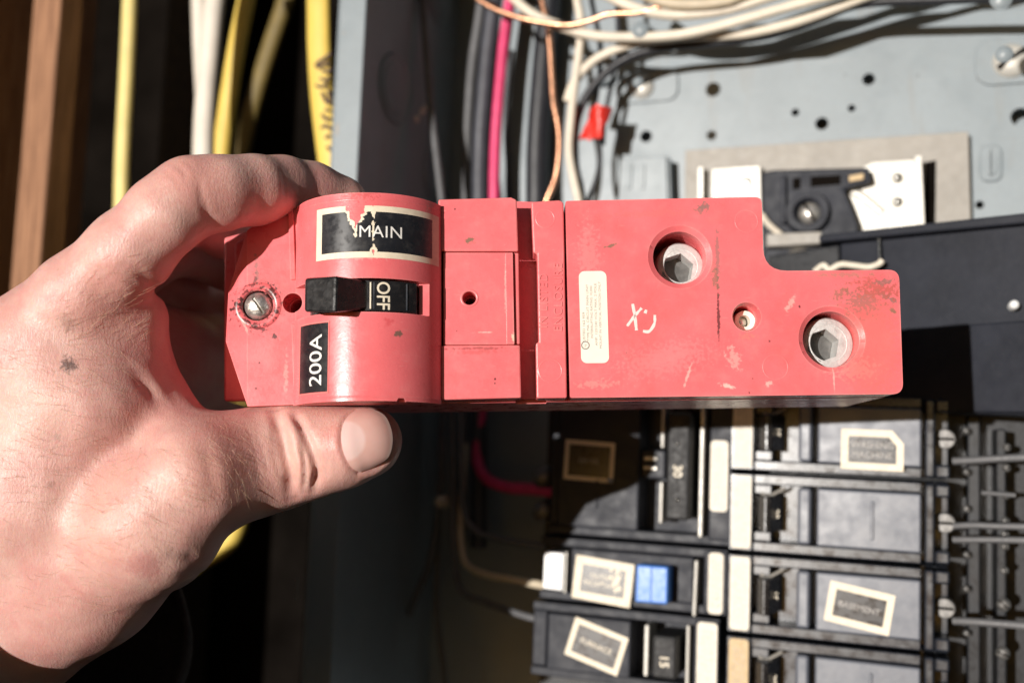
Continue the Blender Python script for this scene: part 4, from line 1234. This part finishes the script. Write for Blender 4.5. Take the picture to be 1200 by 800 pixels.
for k, (x, y, r, r2) in enumerate(cov_holes[:2]):
    c = BF.hit(x + (5 if k == 0 else 2.5), y + (5 if k == 0 else 2), 0)
    R2 = 7.35 if k == 0 else 7.9
    hx, hy = c.x - (0.9 if k == 0 else 1.6), c.y - (1.0 if k == 0 else 0.6)
    top = -6.8 if k == 0 else -5.6
    ls = lathe('lug_screw', BF, c.x, c.y, [(0.1, top), (R2 * 0.8, top), (R2 * 0.93, top - 0.4), (R2, top - 1.4), (R2, -28)], M_alu, mb, 48, 35)
    v, f = lathe_vf(c.x, c.y, [(0.1, top), (R2 * 0.8, top), (R2 * 0.93, top - 0.4), (R2, top - 1.4), (R2, -28)], 48)
    bm = bmesh.new(); bm.from_mesh(ls.data)
    bm.faces.new([bm.verts[i] for i in range(4 * 48, 5 * 48)][::-1]) if False else None
    bmesh.ops.holes_fill(bm, edges=[e for e in bm.edges if e.is_boundary])
    bmesh.ops.recalc_face_normals(bm, faces=bm.faces); bm.to_mesh(ls.data); bm.free()
    cut(ls, [cutter(BF, circ(hx, hy, 5.0, 6, math.radians(18)), top - 6.5, top + 3)], 0.0, 35)
    prism('socket_shade', BF, circ(hx, hy, 4.85, 6, math.radians(18)), top - 6.6, top - 6.2, M_tscrew, ls)  # darker floor piece stands in for the shadow inside the socket
    # faint turning ring on the screw face
    v, f = lathe_vf(c.x, c.y, [(R2 * .68, top), (R2 * .71, top + .12), (R2 * .74, top)], 40)
    build('turning_mark', [BF.w2(p) for p in v], f[:-1], M_alu, ls, True)
# screw down the small middle hole
c = BF.hit(877, 372, 0)
ms = lathe('small_screw', BF, c.x - .3, c.y, [(0.1, -8.6), (1.5, -8.6), (1.9, -9.5), (2.0, -14)], M_steel, mb, 20, True)
lathe('bushing', BF, c.x + .3, c.y, [(1.7, -12), (1.75, -6.4), (3.0, -5.8), (3.35, -9)], M_sticker, mb, 28, 40, False)
for px, py, r in ((875, 259, 3.6), (909, 430, 3.9)):
    ring_mark(px, py, r, cover, 0.0, M_red_cover)
# approval sticker
a = BF.hit(679.5, 425.5, 0); b = BF.hit(710.5, 317.5, 0)
stk = prism('approval_sticker', BF, [(p[0] + (p[1] - a.y) * -0.008, p[1]) for p in rrect(a.x + .4, a.y, b.x + .2, b.y, 1.7)], 0.0, 0.09, M_sticker, mb)
lines = [(684.5, 'LISTED 162 959', 400, 366), (689.3, 'TYPE MA. CIRCUIT MAIN UNIT', 400, 333), (694, 'INTERRUPTING RATING 10,000', 396, 335), (699, 'AMP. 120/240 VOLT MAX. 2 POLE', 405, 332), (704, 'MOUNT IN VERTICAL POSITION ONLY', 408, 330)]
for px, s, yb_, yt_ in lines:
    lo, hi = BF.hit(px, yb_, 0), BF.hit(px, yt_, 0)
    A, Ft = text_vf(s, 1.0, 0.0)
    L = A[:, 0].max() - A[:, 0].min()
    k = (hi.y - lo.y) / L
    V = [BF.w2((lo.x - y * 1.0, (lo.y + hi.y) / 2 + x * k, 0.12)) for x, y, z in A]
    build('fine_print', V, Ft, M_ink, stk)
c = BF.hit(686, 404.5, 0)
v, f = lathe_vf(c.x, c.y, [(0.95, 0.115), (1.15, 0.13), (1.25, 0.115)], 24)
build('approval_mark', [BF.w2(p) for p in v], f[:-1], M_ink, stk)
text_on('approval_mark', BF, 'UL', 0.95, c.x, c.y, 0.12, M_ink, stk, 60)
# white paint-marker scrawl
for s in ([(741.5, 356), (744, 370), (746, 387)], [(752, 361), (744, 370), (735, 382)], [(757.5, 363), (756, 367)], [(767.5, 369), (767, 379), (761, 388), (753.5, 388)]):
    ribbon('paint_stroke', BF, [BF.hit(x, y, 0)[:2] for x, y in s], 1.1, 0.0, M_wax, cover, 0.06)

# ================================================================== HAND (one continuous skin surface grown from a distance field)
def H(px, py, Y): return np.array(ray(px, py) * Y)
PR = []     # (a, b, ra, rb, k)
def chain(pts, k):
    for (x0, y0, Y0, r0), (x1, y1, Y1, r1) in zip(pts[:-1], pts[1:]):
        PR.append((H(x0, y0, Y0), H(x1, y1, Y1), r0 * Y0 / 1200, r1 * Y1 / 1200, k))
# palm and back of the hand
chain([(97, 352, 292, 57), (44, 414, 296, 70), (-50, 520, 302, 84), (-160, 640, 312, 92)], 7)      # index metacarpal
chain([(118, 400, 300, 58), (110, 470, 298, 84), (60, 570, 300, 100), (-20, 680, 306, 106)], 10)     # muscle between thumb and index
chain([(-40, 690, 312, 110), (-190, 860, 330, 108), (-330, 1010, 350, 110)], 12)                  # wrist and forearm
chain([(228, 560, 286, 65), (180, 608, 289, 75), (100, 672, 300, 84), (20, 728, 306, 92)], 8)       # thumb metacarpal
chain([(150, 430, 303, 42), (196, 500, 300, 36), (226, 532, 296, 44)], 9)                          # web
chain([(152, 372, 297, 42), (150, 400, 300, 40)], 5)                                               # fold at the index base
chain([(70, 400, 322, 70), (-20, 560, 335, 90)], 10)                                               # rest of the palm
# thumb
chain([(234, 556, 289, 62), (270, 549, 296, 60), (302, 540, 301, 57), (345, 532, 301, 52.5), (372, 528, 300, 50)], 6)
chain([(372, 528, 300, 50), (402, 524, 299, 47), (428, 517, 299, 42.5)], 3)
# index finger
chain([(97, 352, 291, 54), (150, 298, 287, 48), (196, 250, 286, 44.5), (222, 229, 288, 43.5)], 4)
chain([(222, 229, 288, 43.5), (258, 227, 292, 42.5), (296, 223, 300, 40), (330, 220, 309, 36)], 3)
chain([(330, 220, 309, 36), (366, 226, 317, 34.5), (402, 238, 323, 31)], 3)
# the other fingers closing behind the breaker
chain([(100, 356, 316, 46), (150, 304, 320, 42), (212, 248, 328, 37), (262, 266, 348, 34), (330, 304, 366, 31), (400, 332, 366, 28)], 3)
chain([(90, 364, 342, 44), (150, 314, 346, 40), (205, 284, 356, 36), (262, 306, 378, 32), (335, 350, 382, 29), (395, 370, 378, 26)], 3)
chain([(84, 400, 358, 40), (140, 352, 366, 36), (192, 330, 378, 31), (250, 362, 394, 27), (320, 400, 392, 24)], 3)
chain([(110, 455, 338, 78), (185, 430, 360, 66), (250, 440, 384, 62), (300, 440, 392, 40)], 8)   # palm closing the space behind

VX = 0.8
lo = np.array([-212.0, 252.0, -150.0]); hi = np.array([-24.0, 412.0, 66.0])
dims = np.ceil((hi - lo) / VX).astype(int) + 1
ax = [lo[i] + VX * np.arange(dims[i]) for i in range(3)]

def cone_d(p, a, b, ra, rb):
    ab = (b - a)
    L2 = float(ab @ ab)
    q = [p[i] - np.float32(a[i]) for i in range(3)]
    t = (q[0] * np.float32(ab[0]) + q[1] * np.float32(ab[1]) + q[2] * np.float32(ab[2])) / np.float32(L2)
    t = np.clip(t, 0, 1)
    d2 = sum((q[i] - t * np.float32(ab[i])) ** 2 for i in range(3))
    return np.sqrt(d2) - (np.float32(ra) + t * np.float32(rb - ra))

def smin(a, b, k):
    h = np.clip(0.5 + 0.5 * (b - a) / k, 0, 1)
    return b + (a - b) * h - k * h * (1 - h)

F3 = np.full(dims, 60.0, dtype=np.float32)
for a, b, ra, rb, k in PR:
    m = max(ra, rb) + 14
    i0 = np.maximum(0, np.floor((np.minimum(a, b) - m - lo) / VX).astype(int))
    i1 = np.minimum(dims, np.ceil((np.maximum(a, b) + m - lo) / VX).astype(int))
    if (i1 <= i0).any(): continue
    g = [ax[0][i0[0]:i1[0], None, None].astype(np.float32), ax[1][None, i0[1]:i1[1], None].astype(np.float32), ax[2][None, None, i0[2]:i1[2]].astype(np.float32)]
    sl = tuple(slice(i0[i], i1[i]) for i in range(3))
    F3[sl] = smin(F3[sl], cone_d(g, a, b, ra, rb), k)
# close the forearm at the edge of the grid
F3[0], F3[-1] = 5, 5; F3[:, 0], F3[:, -1] = 5, 5; F3[:, :, 0], F3[:, :, -1] = 5, 5

def sdf_pts(Pt):
    d = np.full(len(Pt), 60.0)
    p = [Pt[:, 0], Pt[:, 1], Pt[:, 2]]
    for a, b, ra, rb, k in PR:
        q = cone_d(p, a, b, ra, rb)
        d = smin(d, q, k)
    return d

def surf(px, py, iters=60):
    """first hit of the hand surface along a line of sight; returns points (n,3)"""
    px = np.atleast_1d(np.asarray(px, float)); py = np.atleast_1d(np.asarray(py, float))
    R = np.stack([(px - 600) / 1200, np.ones_like(px), (400 - py) / 1200], 1)
    L = np.linalg.norm(R, axis=1)
    Y = np.full(len(px), 235.0)
    for _ in range(iters):
        d = sdf_pts(R * Y[:, None])
        Y = np.minimum(Y + np.maximum(d, 0) / L * 0.9, 330)
    return R * Y[:, None]

def surface_nets(F, lo, h):
    ins = F < 0
    nx, ny, nz = F.shape
    cnt = np.zeros((nx - 1, ny - 1, nz - 1), np.int8)
    corners = [(i, j, k) for i in (0, 1) for j in (0, 1) for k in (0, 1)]
    for i, j, k in corners:
        cnt += ins[i:nx - 1 + i, j:ny - 1 + j, k:nz - 1 + k]
    act = np.argwhere((cnt > 0) & (cnt < 8))
    idx = np.full(cnt.shape, -1, np.int64)
    idx[tuple(act.T)] = np.arange(len(act))
    vals = {c: F[act[:, 0] + c[0], act[:, 1] + c[1], act[:, 2] + c[2]] for c in corners}
    acc = np.zeros((len(act), 3)); num = np.zeros(len(act))
    for c in corners:
        for axis in range(3):
            if c[axis]: continue
            e = list(c); e[axis] = 1; e = tuple(e)
            va, vb_ = vals[c], vals[e]
            mk = (va < 0) != (vb_ < 0)
            t = np.where(mk, va / np.where(mk, va - vb_, 1), 0)
            pt = np.tile(np.array(c, float), (len(act), 1)); pt[:, axis] += t
            acc[mk] += pt[mk]; num[mk] += 1
    V = lo + h * (act + acc / num[:, None])
    faces = []
    for axis in range(3):
        o1, o2 = [(1, 2), (2, 0), (0, 1)][axis]
        s0 = [slice(None)] * 3; s1 = [slice(None)] * 3
        s0[axis] = slice(0, F.shape[axis] - 1); s1[axis] = slice(1, F.shape[axis])
        A, B = ins[tuple(s0)], ins[tuple(s1)]
        e = np.argwhere(A != B)
        ok = (e[:, o1] > 0) & (e[:, o2] > 0) & (e[:, o1] < F.shape[o1] - 1) & (e[:, o2] < F.shape[o2] - 1)
        e = e[ok]
        flip = A[tuple(e.T)]
        q = []
        for d1, d2 in ((0, 0), (1, 0), (1, 1), (0, 1)):
            c = e.copy(); c[:, o1] -= d1; c[:, o2] -= d2
            q.append(idx[tuple(c.T)])
        q = np.stack(q, 1)
        q[~flip] = q[~flip][:, ::-1]
        faces.append(q)
    Fq = np.concatenate(faces)
    return V, Fq

HV, HF = surface_nets(F3, lo, VX)

def vnormals(V, Fq):
    a, b, c, d = (V[Fq[:, i]] for i in range(4))
    n = np.cross(c - a, d - b)
    vn = np.zeros_like(V)
    for i in range(4): np.add.at(vn, Fq[:, i], n)
    return vn / np.maximum(np.linalg.norm(vn, axis=1, keepdims=True), 1e-9)
# relax the voxel steps
nbr_s = np.zeros_like(HV); nbr_n = np.zeros(len(HV))
E_ = np.concatenate([HF[:, [i, (i + 1) % 4]] for i in range(4)])
E_ = np.concatenate([E_, E_[:, ::-1]])
for _ in range(5):
    s = np.stack([np.bincount(E_[:, 0], weights=HV[E_[:, 1], i], minlength=len(HV)) for i in range(3)], 1)
    n_ = np.bincount(E_[:, 0], minlength=len(HV))
    HV = HV * 0.4 + 0.6 * s / np.maximum(n_, 1)[:, None]
NV = vnormals(HV, HF)
if (NV * (HV - HV.mean(0))).sum() < 0:
    HF = HF[:, ::-1]; NV = -NV

# creases and folds: polylines drawn on the skin, pushed in (or out) along the normal
def dist_poly(V, poly):
    best = np.full(len(V), 1e9)
    for a, b in zip(poly[:-1], poly[1:]):
        ab = b - a
        t = np.clip(((V - a) @ ab) / max(ab @ ab, 1e-9), 0, 1)
        d = np.linalg.norm(V - (a + t[:, None] * ab), axis=1)
        best = np.minimum(best, d)
    return best
disp = np.zeros(len(HV))
def fold(pts, depth, width, taper=True):
    path = cr([(x, y, 0) for x, y in pts], 6)
    S = surf([p.x for p in path], [p.y for p in path])
    bb0, bb1 = S.min(0) - 4 * width - 2, S.max(0) + 4 * width + 2
    mk = np.where(((HV > bb0) & (HV < bb1)).all(1))[0]
    if len(mk) == 0: return
    Vp = HV[mk]
    d = dist_poly(Vp, S)
    amp = np.ones(len(mk))
    if taper:
        ea = np.minimum(np.linalg.norm(Vp - S[0], axis=1), np.linalg.norm(Vp - S[-1], axis=1))
        amp = np.clip(ea / (4 * width) + 0.25, 0, 1)
    disp[mk] += depth * amp * np.exp(-(d / width) ** 2)
# thumb knuckle folds
fold([(322, 480), (328, 500), (335, 530), (341, 560), (343, 582)], -2.1, 1.8)
fold([(336, 484), (346, 512), (352, 545), (352, 578)], 0.9, 2.4)
fold([(344, 484), (356, 505), (365, 528), (371, 552), (367, 574)], -1.7, 1.25)
fold([(352, 518), (358, 545), (356, 576)], -1.0, 0.8)
fold([(360, 535), (364, 555), (361, 574)], 0.4, 1.0)
fold([(318, 500), (322, 530), (328, 560)], -0.4, 0.8)
fold([(376, 535), (381, 552), (376, 566)], -0.45, 1.0)
fold([(300, 505), (310, 535), (316, 560)], -0.18, 0.8); fold([(290, 500), (300, 530), (306, 562)], -0.15, 0.8); fold([(308, 500), (316, 530), (322, 556)], -0.15, 0.7)
# base of the thumb
fold([(205, 648), (225, 652), (240, 650)], -0.6, 1.5); fold([(212, 672), (230, 672), (238, 670)], -0.4, 1.3); fold([(188, 690), (210, 694)], -0.3, 1.4)
fold([(240, 520), (246, 545), (252, 580)], -0.35, 2.0)
fold([(236, 506), (256, 520), (262, 540)], 0.35, 5)
# index finger
fold([(238, 238), (243, 250), (254, 262), (264, 267)], -0.55, 1.2); fold([(232, 210), (236, 226), (240, 242)], -0.35, 1.2)
fold([(329, 200), (333, 216), (333, 232)], -0.35, 0.9)
fold([(150, 312), (166, 324), (180, 336), (190, 342)], -0.9, 1.8); fold([(140, 322), (158, 334), (170, 346)], -0.4, 1.4)
fold([(205, 190), (214, 200), (220, 214)], -0.25, 1.0); fold([(196, 202), (206, 210), (212, 222)], -0.2, 1.0); fold([(216, 186), (226, 196)], -0.25, 0.9)
fold([(90, 330), (120, 350), (150, 362)], -0.35, 2.0); fold([(105, 312), (135, 330)], -0.25, 1.8)
# web folds
fold([(150, 430), (170, 450), (190, 478)], -0.6, 1.8); fold([(162, 420), (182, 448), (200, 478)], 0.4, 2.0); fold([(140, 455), (165, 480)], -0.35, 2.0)
fold([(118, 470), (150, 492), (190, 500)], -0.3, 3.0)
# tendons and veins of the back of the hand
fold([(60, 400), (20, 450), (-20, 500)], 0.5, 4.0); fold([(120, 520), (70, 590), (30, 660)], 0.35, 6.0); fold([(90, 450), (60, 520), (20, 560)], -0.35, 5.0)
# nail: fold of skin round it
nailL = [(419, 479), (406, 490), (400, 507), (402, 528), (411, 546), (421, 553)]
nailR = [(436, 478.5), (449, 488), (456.5, 504), (457.5, 521), (452, 536), (438, 547)]
fold(nailL, -0.5, 0.7, False); fold([(x - 4.5, y) for x, y in nailL[1:5]], 0.45, 1.2); fold([(421, 554), (436, 549), (450, 541), (459, 526)], -0.35, 0.8, False)
fold([(424, 560), (442, 553), (458, 540), (465, 522), (464, 500)], 0.5, 1.3)
# soft irregular relief
def snoise(P_, f):
    q = P_ * f * 2 * math.pi
    return (np.sin(q[:, 0] + 1.7 * np.sin(q[:, 1] * .8 + 2)) + np.sin(q[:, 2] * 1.1 + 1.3 * np.sin(q[:, 0] * .7 + 1)) + np.sin(q[:, 1] * .9 + 1.5 * np.sin(q[:, 2] * .9 + 4))) / 3
nz = snoise(HV, 0.028) * 0.45 + snoise(HV + 17, 0.08) * 0.16
HV = HV + NV * (disp + nz)[:, None]

# skin
M_skin, nt, b = new_mat('skin')
co = coords_mm(nt)
n1 = tex_noise(nt, co, 0.045, 5, 0.6)
c = mixc(nt, rng_map(nt, n1, 0.36, 0.64), (0.62, 0.315, 0.275), (0.71, 0.435, 0.375))
n2 = tex_noise(nt, co, 0.14, 5, 0.65)
c = mixc(nt, rng_map(nt, n2, 0.50, 0.72, 0, 0.7), c, (0.64, 0.28, 0.255))
n2b = tex_noise(nt, co, 0.5, 4, 0.7)
c = mixc(nt, rng_map(nt, n2b, 0.5, 0.75, 0, 0.35), c, (0.71, 0.46, 0.39))
vo = N(nt, 'ShaderNodeTexVoronoi'); vo.inputs['Scale'].default_value = 0.16; nt.links.new(co, vo.inputs['Vector'])
c = mixc(nt, rng_map(nt, vo.outputs['Distance'], 0.07, 0.03, 0, 0.4), c, (0.42, 0.20, 0.15))
SKIN_SPOTS = []
def spot(px, py, r, col, stg, na=0.5):
    SKIN_SPOTS.append((surf(px, py)[0], r, col, stg, na))
spot(80, 427, 2.7, (0.10, 0.055, 0.05), .85, .7); spot(80, 379, 2.6, (0.30, .16, .13), .45, .8); spot(170, 662, 5.5, (0.50, .20, .19), .6, .5)
spot(67, 513, 1.3, (0.35, .2, .16), .6, .6); spot(60, 567, 1.1, (0.35, .2, .16), .5, .6); spot(249, 522, 1.0, (0.75, .55, .45), .7, .4)
spot(392, 510, 5, (0.62, .22, .19), .5, .6); spot(470, 500, 6, (0.66, .30, .25), .5, .5); spot(268, 500, 9, (0.60, .27, .22), .5, .5)
spot(350, 545, 8, (0.71, .46, .37), .4, .4); spot(225, 205, 11, (0.62, .27, .23), .55, .5); spot(250, 545, 13, (0.60, .27, .22), .5, .5); spot(130, 350, 14, (0.60, .28, .24), .45, .5)
spot(120, 600, 16, (0.64, .33, .27), .5, .5); spot(30, 480, 14, (0.69, .46, .38), .5, .5); spot(300, 232, 8, (0.62, .28, .24), .45, .5); spot(380, 212, 7, (0.64, .27, .25), .5, .5)
hbase = surf(60, 560)[0]
nzz = tex_noise(nt, co, 1.1, 4, 0.7)
for (p, r, col, stg, na) in SKIN_SPOTS:
    q = p - hbase
    # hand object axes: x right, y up, z towards the viewer
    s = N(nt, 'ShaderNodeVectorMath', operation='DISTANCE'); nt.links.new(co, s.inputs[0]); s.inputs[1].default_value = (q[0], q[2], -q[1])
    d = math_n(nt, 'ADD', s.outputs['Value'], rng_map(nt, nzz, 0.25, 0.75, -na * r, na * r))
    c = mixc(nt, math_n(nt, 'MULTIPLY', rng_map(nt, d, r, r * 0.45), stg), c, col)
nt.links.new(c, b.inputs['Base Color'])
b.inputs['Subsurface Weight'].default_value = 0.45
b.inputs['Subsurface Radius'].default_value = (1.0, 0.32, 0.16)
b.inputs['Subsurface Scale'].default_value = 0.003
nt.links.new(rng_map(nt, n2b, 0.3, 0.7, 0.36, 0.52), b.inputs['Roughness'])
b.inputs['Specular IOR Level'].default_value = 0.5
# fine skin grain: crossing creases plus pores
def lines(rz, sx, sy, scale):
    mp_ = N(nt, 'ShaderNodeMapping'); nt.links.new(co, mp_.inputs[0]); mp_.inputs['Rotation'].default_value = (0, 0, rz); mp_.inputs['Scale'].default_value = (sx, sy, 0.6)
    n_ = tex_noise(nt, mp_.outputs[0], scale, 3, 0.6, 0.5)
    a_ = N(nt, 'ShaderNodeMath', operation='ABSOLUTE'); nt.links.new(math_n(nt, 'SUBTRACT', n_, 0.5), a_.inputs[0])
    return rng_map(nt, a_.outputs[0], 0.0, 0.09, 0, 0.30)
hgt = math_n(nt, 'ADD', math_n(nt, 'ADD', lines(0.9, 1.6, 0.45, 0.55), lines(-0.5, 1.5, 0.5, 0.6)), math_n(nt, 'ADD', tex_noise(nt, co, 0.55, 5, 0.65), math_n(nt, 'MULTIPLY', tex_noise(nt, co, 2.4, 3, 0.6), 0.45)))
bp = N(nt, 'ShaderNodeBump'); bp.inputs['Strength'].default_value = 0.34; bp.inputs['Distance'].default_value = 0.0003
nt.links.new(hgt, bp.inputs['Height']); nt.links.new(bp.outputs[0], b.inputs['Normal'])

HFm = Frame(hbase, (1, 0, 0), (0, 0, 1))
hand = build('hand', HV, HF.tolist(), M_skin, None, True, 0, HFm, (0, 0, 0))
tag(hand, 'left hand gripping the red breaker, thumb below and index finger over the top', 'hand')
MW[hand.name] = HFm.matrix()

# thumb nail
M_nail, nt, b = new_mat('thumb nail')
co = coords_mm(nt)
b.inputs['Roughness'].default_value = 0.22
c = mixc(nt, rng_map(nt, tex_noise(nt, co, 0.2, 4), 0.3, 0.7), (0.66, 0.385, 0.335), (0.69, 0.42, 0.37))
lun = surf(404, 516)[0] - hbase
s = N(nt, 'ShaderNodeVectorMath', operation='DISTANCE'); nt.links.new(co, s.inputs[0]); s.inputs[1].default_value = (lun[0], lun[2], -lun[1])
c = mixc(nt, rng_map(nt, s.outputs['Value'], 6.2, 5.2, 0, .7), c, (0.76, 0.56, 0.53))
c = mixc(nt, rng_map(nt, s.outputs['Value'], 12.6, 13.4, 0, .6), c, (0.80, 0.64, 0.56))
nt.links.new(c, b.inputs['Base Color'])
b.inputs['Subsurface Weight'].default_value = 0.1; b.inputs['Subsurface Scale'].default_value = 0.0015
b.inputs['Coat Weight'].default_value = 0.2
nl = cr([(x, y, 0) for x, y in nailL], 4); nr = cr([(x, y, 0) for x, y in nailR], 4)
ns = 14
gx, gy = [], []
for i in range(len(nl)):
    for j in range(ns + 1):
        t = j / ns
        gx.append(nl[i].x + (nr[i].x - nl[i].x) * t); gy.append(nl[i].y + (nr[i].y - nl[i].y) * t)
S = surf(gx, gy)
# outward direction from the distance field
eps = 0.3
G = np.stack([sdf_pts(S + np.eye(3)[i] * eps) - sdf_pts(S - np.eye(3)[i] * eps) for i in range(3)], 1)
G /= np.maximum(np.linalg.norm(G, axis=1, keepdims=True), 1e-9)
top, bot = [], []
m = len(nl)
for i in range(m):
    for j in range(ns + 1):
        k = i * (ns + 1) + j
        ed = min(i, m - 1 - i) / (m / 2); ej = min(1.0, j / 2.5)
        lift = 0.05 + 0.75 * min(1, ed * 2.2) * (0.35 + 0.65 * ej)
        top.append(S[k] + G[k] * lift); bot.append(S[k] - G[k] * 0.6)
V = top + bot; o_ = len(top)
F = []
for i in range(m - 1):
    for j in range(ns):
        a = i * (ns + 1) + j
        F.append((a, a + 1, a + ns + 2, a + ns + 1)); F.append((a + o_, a + ns + 1 + o_, a + ns + 2 + o_, a + 1 + o_))
edge = [j for j in range(ns + 1)] + [i * (ns + 1) + ns for i in range(1, m)] + [(m - 1) * (ns + 1) + j for j in range(ns - 1, -1, -1)] + [i * (ns + 1) for i in range(m - 2, 0, -1)]
for a, b_ in zip(edge, edge[1:] + edge[:1]):
    F.append((b_, a, a + o_, b_ + o_))
nail = build('thumb_nail', V, F, M_nail, hand, 60)
bm = bmesh.new(); bm.from_mesh(nail.data); bmesh.ops.recalc_face_normals(bm, faces=bm.faces); bm.to_mesh(nail.data); bm.free()

# fine pale hairs on the back of the hand
hr = random.Random(3)
hx, hy, hd = [], [], []
def hair_patch(n, x0, x1, y0, y1, ang, ok=lambda x, y: True):
    k = 0
    while k < n:
        x, y = hr.uniform(x0, x1), hr.uniform(y0, y1)
        k += 1
        if ok(x, y):
            hx.append(x); hy.append(y); hd.append(math.radians(ang + hr.gauss(0, 16)))
hair_patch(260, -10, 150, 400, 720, -12)
hair_patch(90, 60, 170, 300, 400, 30, lambda x, y: y > 420 - x)
hair_patch(45, 238, 322, 492, 585, -58)
hair_patch(70, 150, 240, 520, 640, -40)
S = surf(hx, hy)
G = np.stack([sdf_pts(S + np.eye(3)[i] * 0.3) - sdf_pts(S - np.eye(3)[i] * 0.3) for i in range(3)], 1)
G /= np.maximum(np.linalg.norm(G, axis=1, keepdims=True), 1e-9)
V, F = [], []
for k in range(len(hx)):
    if S[k][1] > 325 or G[k][1] > -0.25: continue
    n_ = Vector(G[k]); t_ = Vector((math.cos(hd[k]), 0, math.sin(hd[k]))); t_ = (t_ - t_.dot(n_) * n_).normalized(); s_ = n_.cross(t_)
    L = hr.uniform(3.0, 6.5); bend = hr.gauss(0, 0.15)
    o_ = len(V)
    for q in range(4):
        f_ = q / 3
        c_ = Vector(S[k]) + t_ * L * f_ + n_ * (0.1 + 0.45 * math.sin(f_ * 2.2)) + s_ * bend * L * f_ * f_
        r_ = 0.034 * (1 - 0.75 * f_)
        V += [c_ + n_ * r_, c_ + s_ * r_ - n_ * r_ * .5, c_ - s_ * r_ - n_ * r_ * .5]
    for q in range(3):
        for i in range(3):
            j = (i + 1) % 3
            F.append((o_ + q * 3 + i, o_ + q * 3 + j, o_ + q * 3 + 3 + j, o_ + q * 3 + 3 + i))
M_hair = simple('pale hair', (0.60, 0.42, 0.28), 0.4)
hair = build('hair', V, F, M_hair, hand, True)
hair['kind'] = 'stuff'

# ================================================================== SHADOW CASTER added out of view round the forearm, shading wrist and lower left
ax0 = Vector((-156, 312, -68)); ax1 = ax0 + (Vector(H(-420, 1080, 350)) - Vector(H(-118, 812, 318)))
V, F = [], []
rings = [(0.0, 70), (0.006, 72.5), (0.04, 73), (0.07, 71), (0.3, 72), (0.6, 73), (1.0, 76)]
d_ = (ax1 - ax0).normalized(); s_ = d_.cross(Vector((0, -1, 0))).normalized(); t_ = s_.cross(d_).normalized()
nn = 60
for (f_, r_) in rings:
    for i in range(nn):
        a = 2 * math.pi * i / nn
        rr = r_ * (1 + 0.03 * math.sin(3 * a + f_ * 9) + 0.02 * math.sin(7 * a)) 
        V.append(ax0.lerp(ax1, f_) + s_ * rr * math.cos(a) + t_ * rr * math.sin(a))
for k in range(len(rings) - 1):
    for i in range(nn):
        j = (i + 1) % nn
        F.append((k * nn + i, k * nn + j, (k + 1) * nn + j, (k + 1) * nn + i))
sv = build('shadow_caster', V, F, M_fabric, None, True, 0, CF)
md = sv.modifiers.new('s', 'SOLIDIFY'); md.thickness = 0.002; md.offset = -1
tag(sv, 'dark tube added round the forearm, out of view at the lower left, to cast shade', 'shadow_caster')
